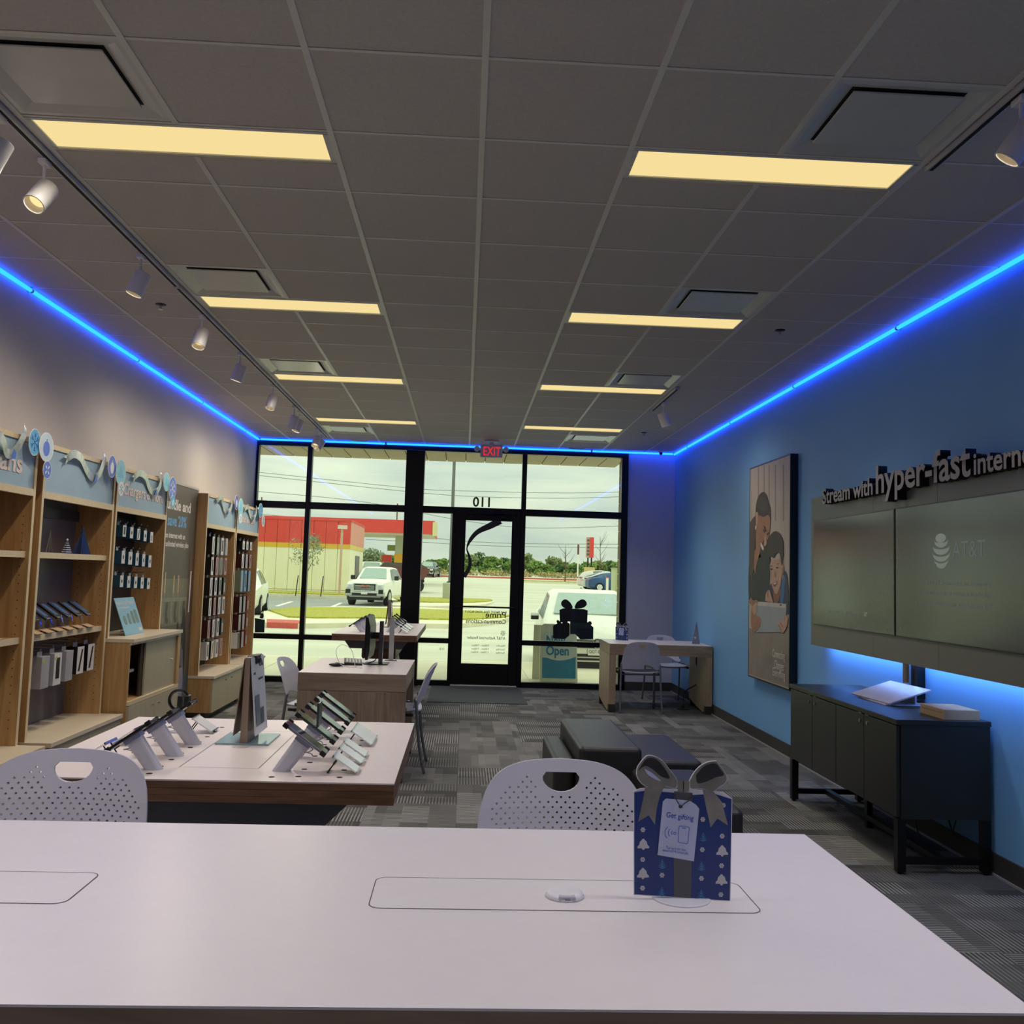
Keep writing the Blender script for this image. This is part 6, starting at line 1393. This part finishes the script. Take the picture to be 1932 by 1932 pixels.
obj('column', MB().box(cx_-.32, cx_+.32, 3, 3.6, 0, a0), mat('column_grey', '#b3b6a0', .7), cn); zb0, zb1 = onY(752, 1075, CY+3).z-g0, onY(752, 1045, CY+3).z-g0; obj('column_wrap', MB().box(cx_-.36, cx_+.36, 2.96, 3.64, zb0, zb1), mat('wrap_orange', '#e0a52c', .6), cn)
obj('sign_arm', MB().box(cx_-1.0, cx_+1.6, 3.1, 3.4, zb1+.25, zb1+.75), mat('arm_green', '#7d8a4c', .6), cn)
for s_ in (-.95, .95):
    px_ = onY(752, 1090, CY+4).x+s_*1.15
    t = thing('fuel_pump', f'fuel pump on the {"building" if s_ < 0 else "pole"} side of the canopy column', 'fuel pump', (px_, CY+4, gz(CY+4)), 0, 'fuel pumps')
    obj('plinth', MB().box(-.5, .5, -.4, .4, 0, .15), M_CURB, t); obj('cabinet', MB().box(-.4, .4, -.3, .3, .15, 1.9), mat('pump_grey', '#a5a49a', .5), t); obj('red_top', MB().box(-.42, .42, -.32, .32, 1.9, 2.5), M_STR, t); obj('display', MB().box(-.25, .25, -.33, -.3, 1.2, 1.7), M_CBK, t); obj('hose', MB().tube([(.42, 0, 1.7), (.6, 0, 1.2), (.5, 0, .5), (.43, 0, .9)], .04, 6), M_CBK, t)
# light pole
pb = onZ(848, 1130, -.2); yP = 58.0; pb = onY(848, 1128, yP)
lp = thing('light_pole', 'tall grey parking lot light pole on a concrete base', 'light pole', (pb.x, yP, gz(yP)))
obj('base', MB().lathe([(.42, 0), (.42, .95), (.36, 1.0)], n=20), mat('pole_concrete', '#b0b29c', .85), lp); obj('flange', MB().box(-.2, .2, -.2, .2, 1.0, 1.06), M_DKM, lp); obj('shaft', MB().tube([(0, 0, 1.0), (.0, 0, 11.5)], [.12, .085], 10), mat('pole_grey', '#6d7072', .5, metal=.3), lp); obj('lamp_arm', MB().box(-.1, .1, -1.2, 0, 11.4, 11.5), mat('pole_grey', '#6d7072'), lp); obj('lamp_head', MB().box(-.25, .25, -1.8, -1.2, 11.4, 11.55), M_DKM, lp)
# pylon sign
YS = 128.0; s0 = onY(1106, 1052, YS); s1 = onY(1120, 1014, YS); b0 = onY(1103, 1080, YS); gs = gz(YS)
py = thing('pylon_sign', 'tall red fuel price sign on two posts', 'sign', ((s0.x+s1.x)/2, YS, gs)); hw_ = (s1.x-s0.x)/2
obj('red_side', MB().box(-hw_*.1, hw_, -.4, .6, s0.z-gs, s1.z-gs), M_STR, py); obj('price_face', MB().box(-hw_, -hw_*.1, -.2, .6, s0.z-gs, s1.z-gs), mat('price_pale', '#c99a8c', .6, var=.2, scale=4), py)
for k in range(5): zz = s0.z-gs+.3+k*(s1.z-s0.z-.4)/5; obj('price_slot', MB().box(-hw_*.9, -hw_*.25, -.23, -.2, zz, zz+.28), mat('price_dark', '#4f5a56', .5), py)
for s_ in (-.5, .5): obj('post', MB().box(s_*hw_-.09, s_*hw_+.09, -.1, .1, .5, s0.z-gs), M_DKM, py)
obj('base', MB().box(-hw_*1.4, hw_*1.4, -.5, .5, 0, onY(1112, 1070, YS).z-gs), mat('base_tan', '#cdb77a', .8), py)
# small sign post, utility cabinet, bollard
p_ = onY(1090, 1080, 100); t = thing('sign_post', 'white post with a narrow dark banner near the parked cars', 'sign post', (p_.x, 100, gz(100))); hp = onY(1090, 1040, 100).z-gz(100); obj('post', MB().box(-.07, .07, -.05, .05, 0, hp+.1), M_STRIPE, t); obj('banner', MB().box(-.10, .10, -.06, .06, hp-.35, hp+.7), mat('banner_brown', '#6d4a3c', .6), t)
p_ = onY(1161, 1112, 62); t = thing('utility_cabinet', 'pale green utility cabinet at the end of the parking row', 'utility box', (p_.x, 62, gz(62))); hc = onY(1161, 1073, 62).z-gz(62)
obj('cabinet', MB().box(-.23, .55, -.4, .4, 0, hc), mat('cabinet_green', '#b9bf9c', .7), t); obj('lid', MB().box(-.27, .6, -.45, .45, hc, hc+.06), mat('cabinet_green2', '#a7ad8c', .7), t); obj('rib', MB().box(-.05, -.02, -.42, -.4, .1, hc-.1), mat('cabinet_green2', '#a7ad8c', .7), t)
p_ = onY(1145.5, 1112, 61); t = thing('bollard', 'white bollard with a red cap beside the utility cabinet', 'bollard', (p_.x, 61, gz(61))); hb = onY(1145, 1089, 61).z-gz(61); obj('post', MB().lathe([(.085, 0), (.085, hb-.06)], n=12), M_STRIPE, t); obj('cap', MB().lathe([(.09, hb-.06), (.07, hb)], n=12), M_STR, t)
p_ = onY(1153, 1112, 61.5); t = thing('hose_coil', 'grey ring shaped coil leaning by the utility cabinet', 'coil', (p_.x, 61.5, gz(61.5))); obj('coil', MB().tube([(.13*math.cos(a), 0, .28+.27*math.sin(a)) for a in [2*PI*i/18 for i in range(19)]], .035, 6), mat('coil_grey', '#8fa0a8', .6), t); obj('strap', MB().box(-.03, .03, -.04, .04, .5, .58), M_CBK, t)
# distant curb and dry brush
obj('distant_curb', MB().box(-40, 35, 118, 118.6, gz(118)-.1, gz(118)+.18), M_REDC, lot)
i3 = thing('grass_island', 'far grass strip with bare trees before the tree line', 'grass island', (onY(1065, 1087, 104).x, 104, gz(104))); obj('curb', MB().box(-5.4, 4, -3, 6, -.1, .14), M_CURB, i3); g = obj('grass', MB().box(-5.2, 3.8, -2.6, 5.7, .14, .2), M_GRASS, i3); g['kind'] = 'stuff'
i4 = thing('grass_island', 'yellow grass strip by the utility cabinet', 'grass island', (onY(1150, 1116, 60).x, 60, gz(60))); obj('curb', MB().box(-1.8, 3, -1.2, 3, -.1, .1), M_CURB, i4); g = obj('grass', MB().box(-1.6, 2.9, -.9, 2.8, .1, .14), M_GRY, i4); g['kind'] = 'stuff'
i5 = thing('grass_island', 'narrow grass strip along the fuel station wall', 'grass island', (x1-8, 57.0, gz(57))); obj('curb', MB().box(-18, 9.5, -2.2, 3.0, -.1, .14), M_CURB, i5); g = obj('grass', MB().box(-17.8, 9.3, -1.7, 2.95, .1, .2), M_GRASS, i5); g['kind'] = 'stuff'

# ---- trees
def leafmat(n, c): return mat('leaf_'+n, c, .8, var=.45, scale=1.1)
LM = [leafmat('mid', '#6f8a3e'), leafmat('dark', '#4c6a34'), leafmat('olive', '#7f8a52'), leafmat('sage', '#7f8a68')]
M_BARK = mat('bark', '#6b5c48', .9)
def crown(rng, blobs, n, s):
    v = []; f = []
    for i in range(n):
        bx, by, bz, rx, ry, rz_ = blobs[rng.randrange(len(blobs))]
        while True:
            a, b, c = rng.uniform(-1, 1), rng.uniform(-1, 1), rng.uniform(-1, 1); r = a*a+b*b+c*c
            if r < 1: break
        k = (.55+.45*rng.random())/max(.25, math.sqrt(r)) if rng.random() < .75 else 1
        p = Vector((bx+a*rx*min(k, 1/max(.2, math.sqrt(r))), by+b*ry*min(k, 1/max(.2, math.sqrt(r))), bz+c*rz_*min(k, 1/max(.2, math.sqrt(r)))))
        d1 = Vector((rng.uniform(-1, 1), rng.uniform(-1, 1), rng.uniform(-1, 1))).normalized(); d2 = d1.orthogonal().normalized(); z = s*rng.uniform(.6, 1.3); q = len(v)
        v += [tuple(p-d1*z), tuple(p+d2*z*.6), tuple(p+d1*z), tuple(p-d2*z*.6)]; f.append((q, q+1, q+2, q+3))
    me = bpy.data.meshes.new('foliage'); me.from_pydata(v, [], f); return me
def tree(label, px, pytop, Y, wpx, m, seed, n=900, group='trees of the far tree line', leaf=.22):
    rng = random.Random(seed); g = gz(Y); p = onY(px, pytop, Y); h = p.z-g; w = wpx*Y/FPX/2
    t = thing('tree', label, 'tree', (p.x, Y, g), 0, group)
    bl = []
    for k in range(7): bl.append((rng.uniform(-.6, .6)*w, rng.uniform(-.5, .5)*w, h*rng.uniform(.3, .75), w*rng.uniform(.4, .62), w*.5, h*rng.uniform(.18, .27)))
    bl.append((0, 0, h*.82, w*.5, w*.5, h*.18)); bl.append((0, 0, h*.25, w*.9, w*.6, h*.24))
    fo = obj('foliage', crown(rng, bl, n, leaf), m, t); fo['kind'] = 'stuff'
    obj('trunk', MB().tube([(0, 0, 0), (w*.05, 0, h*.35), (-w*.04, 0, h*.7)], [.16, .11, .05], 7), M_BARK, t)
    return t
TL = [(672, 1052, 150, 40, 1), (700, 1034, 158, 70, 3), (738, 1046, 152, 44, 0), (716, 1062, 140, 44, 0), (770, 1055, 150, 40, 1), (815, 1056, 152, 40, 1), (838, 1054, 150, 36, 0), (862, 1050, 156, 36, 1), (884, 1045, 158, 44, 2), (905, 1042, 160, 46, 1), (930, 1050, 152, 40, 0), (952, 1052, 156, 36, 1), (968, 1056, 148, 36, 0), (996, 1044, 160, 34, 2), (1012, 1058, 146, 40, 0), (1040, 1050, 158, 50, 2), (1030, 1064, 140, 40, 0), (1064, 1060, 152, 40, 1), (1085, 1062, 150, 36, 0), (1106, 1060, 146, 36, 0), (1128, 1058, 150, 34, 2), (1150, 1057, 156, 40, 1), (1172, 1060, 150, 40, 0), (880, 1062, 142, 34, 0), (920, 1064, 140, 38, 0), (745, 1066, 138, 30, 0)]
kinds = ['bright green bushy tree in the far tree line', 'dark green tree in the far tree line', 'olive green tree in the far tree line', 'broad grey green tree rising above the far tree line']
for i, (px, pt, Y, w, m) in enumerate(TL): tree(kinds[m], px, pt, Y, w, LM[m], 100+i, 1000, leaf=.26)
rng = random.Random(5); bl = [(rng.uniform(-22, 24), rng.uniform(-1.5, 1.5), .3, 1.6, 1, .5) for _ in range(60)]
br = tag(obj('dry_brush', crown(rng, bl, 5000, .16), mat('brush_tan', '#a3935f', .9, var=.35, scale=1)), 'tan dry brush strip along the foot of the tree line', 'brush'); br.location = (1.5, 132, gz(132)); br['kind'] = 'stuff'
p_ = onY(573, 1120, 54)
rng = random.Random(9); t = thing('tree', 'young leafy tree with stakes in front of the fuel station', 'tree', (p_.x, 54.6, gz(54.6)+.1)); hT = onY(573, 1005, 54.6).z-gz(54.6)
bl = [(rng.uniform(-.75, .75), rng.uniform(-.5, .5), hT*rng.uniform(.52, .92), .42, .42, .4) for _ in range(12)]
fo = obj('foliage', crown(rng, bl, 900, .05), LM[3], t); fo['kind'] = 'stuff'
obj('trunk', MB().tube([(0, 0, 0), (-.02, 0, hT*.35), (.05, 0, hT*.7)], [.055, .045, .015], 7).tube([(-.02, 0, hT*.33), (.25, .0, hT*.5), (.5, 0, hT*.62)], [.03, .02, .008], 6).tube([(-.02, 0, hT*.36), (-.3, .0, hT*.55)], [.03, .01], 6), M_BARK, t)
for s_ in (-.55, .85): obj('stake', MB().tube([(s_, 0, 0), (s_+.1, 0, 1.15)], .03, 6), M_DKM, t)
def bare(label, px, pyt, Y, seed):
    rng = random.Random(seed); g = gz(Y); p = onY(px, 1090, Y); h = onY(px, pyt, Y).z-g
    t = thing('bare_tree', label, 'tree', (p.x, Y, g)); mb = MB().tube([(0, 0, 0), (.05, 0, h*.5), (-.05, 0, h)], [.09, .05, .015], 6)
    for k in range(11):
        z = h*rng.uniform(.3, .85); a = rng.uniform(0, 2*PI); ln = h*rng.uniform(.15, .35); mb.tube([(0, 0, z), (math.cos(a)*ln*.5, math.sin(a)*ln*.5, z+ln*.5), (math.cos(a)*ln*.8, math.sin(a)*ln*.8, z+ln)], [.03, .02, .008], 5)
    obj('branches', mb, M_BARK, t); return t
bare('leafless young tree on the far grass strip', 1066, 1028, 103, 3); bare('leafless forked tree behind the red price sign', 1131, 1012, 126, 4)
# ---- power lines
M_LINE = mat('cable_grey', '#7d8a84', .7)
for q, P in enumerate((((470, 889), (765, 920), (870, 926), (1060, 930), (1180, 928)), ((470, 895), (765, 927), (900, 937), (1060, 940), (1180, 937)), ((470, 926), (680, 946), (860, 980), (1000, 996), (1180, 992)), ((470, 968), (640, 985), (780, 1010), (930, 1024), (1180, 1027)), ((690, 1018), (780, 1022), (930, 1030), (1180, 1034)))):
    tag(obj('power_line', MB().tube(spline_pts([onY(a, b, 190) for a, b in P], 6), .06, 5), M_LINE), ['topmost power line across the sky', 'second power line from the top across the sky', 'third power line from the top across the sky', 'fourth power line from the top across the sky', 'lowest power line, just above the trees'][q], 'power line', 'power lines across the sky')
for q, (px, yt) in enumerate(((494, 938), (750, 950))):
    p_ = onY(px, yt, 185); t = thing('utility_pole', ['utility pole above the fuel station roof beside the shelves', 'utility pole above the canopy'][q], 'utility pole', (p_.x, 185, gz(185))); h = p_.z-gz(185); obj('pole', MB().tube([(0, 0, 0), (0, 0, h)], .14, 6), M_BARK, t); obj('cross_arm', MB().box(-1, 1, -.08, .08, h-.8, h-.6), M_BARK, t)
# ---- sandwich board
b0 = onZ(1018, 1286, -.024); b1 = onZ(1089, 1287, -.024); YA = (b0.y+b1.y)/2
t = thing('sandwich_board', 'white sandwich board sign reading Now Open on the sidewalk', 'sign', (b0.x, YA, -.024)); wA = b1.x-b0.x; hA = onY(1050, 1177, YA).z+.024
lean = Matrix.Rotation(-.13, 4, 'X'); M_ABW = mat('aframe_white', '#dcdcc8', .5)
def AF(nm, me, m, par=None, back=False):
    if isinstance(me, MB): me = me.mesh(nm)
    me.transform(lean if not back else Matrix.Translation((-.085, .34, 0)) @ Matrix.Rotation(.16, 4, 'X')); return obj(nm, me, m, par or t)
AF('front_panel', MB().prism([(0, 0), (wA, 0), (wA-.02, hA-.06), (wA*.86, hA), (wA*.62, hA), (wA*.58, hA-.05), (wA*.42, hA-.05), (wA*.38, hA), (wA*.1, hA), (.0, hA-.04)], 'y', -.02, .02), M_ABW)
AF('back_panel', MB().box(0, wA, -.02, .02, 0, hA-.02), M_ABW, back=True)
AF('poster_sheet', MB().box(.035, wA-.03, -.024, -.02, .05, hA-.12), mat('sheet_pale', '#cdd6d2', .5))
AF('blue_swoosh', plate_mesh([(.035, .05), (wA-.03, .05), (wA-.03, .36)]+[(wA-.03-(wA-.065)*i/8, .36-.055*math.sin(PI*i/8)-.0*i) for i in range(1, 8)]+[(.035, .335)], [], .001).copy() if False else MB().prism([(.035, .05), (wA-.03, .05), (wA-.03, .365)]+[(wA-.03-(wA-.065)*i/8, .365-.06*math.sin(PI*i/8)) for i in range(1, 8)]+[(.035, .345)], 'y', -.0262, -.0245), mat('swoosh_blue', '#3586ae', .5))
for s_, zz, w_, x_ in (('Now', .535, .28, .085), ('Open', .385, .335, .085)):
    me = text_mesh(s_, .19, bold=.004, width=w_); me.transform(frame((x_, -.0268, zz), (1, 0, 0), (0, 0, 1), (0, -1, 0))); AF('lettering', me, mat('letter_blue', '#2d7fae', .5))
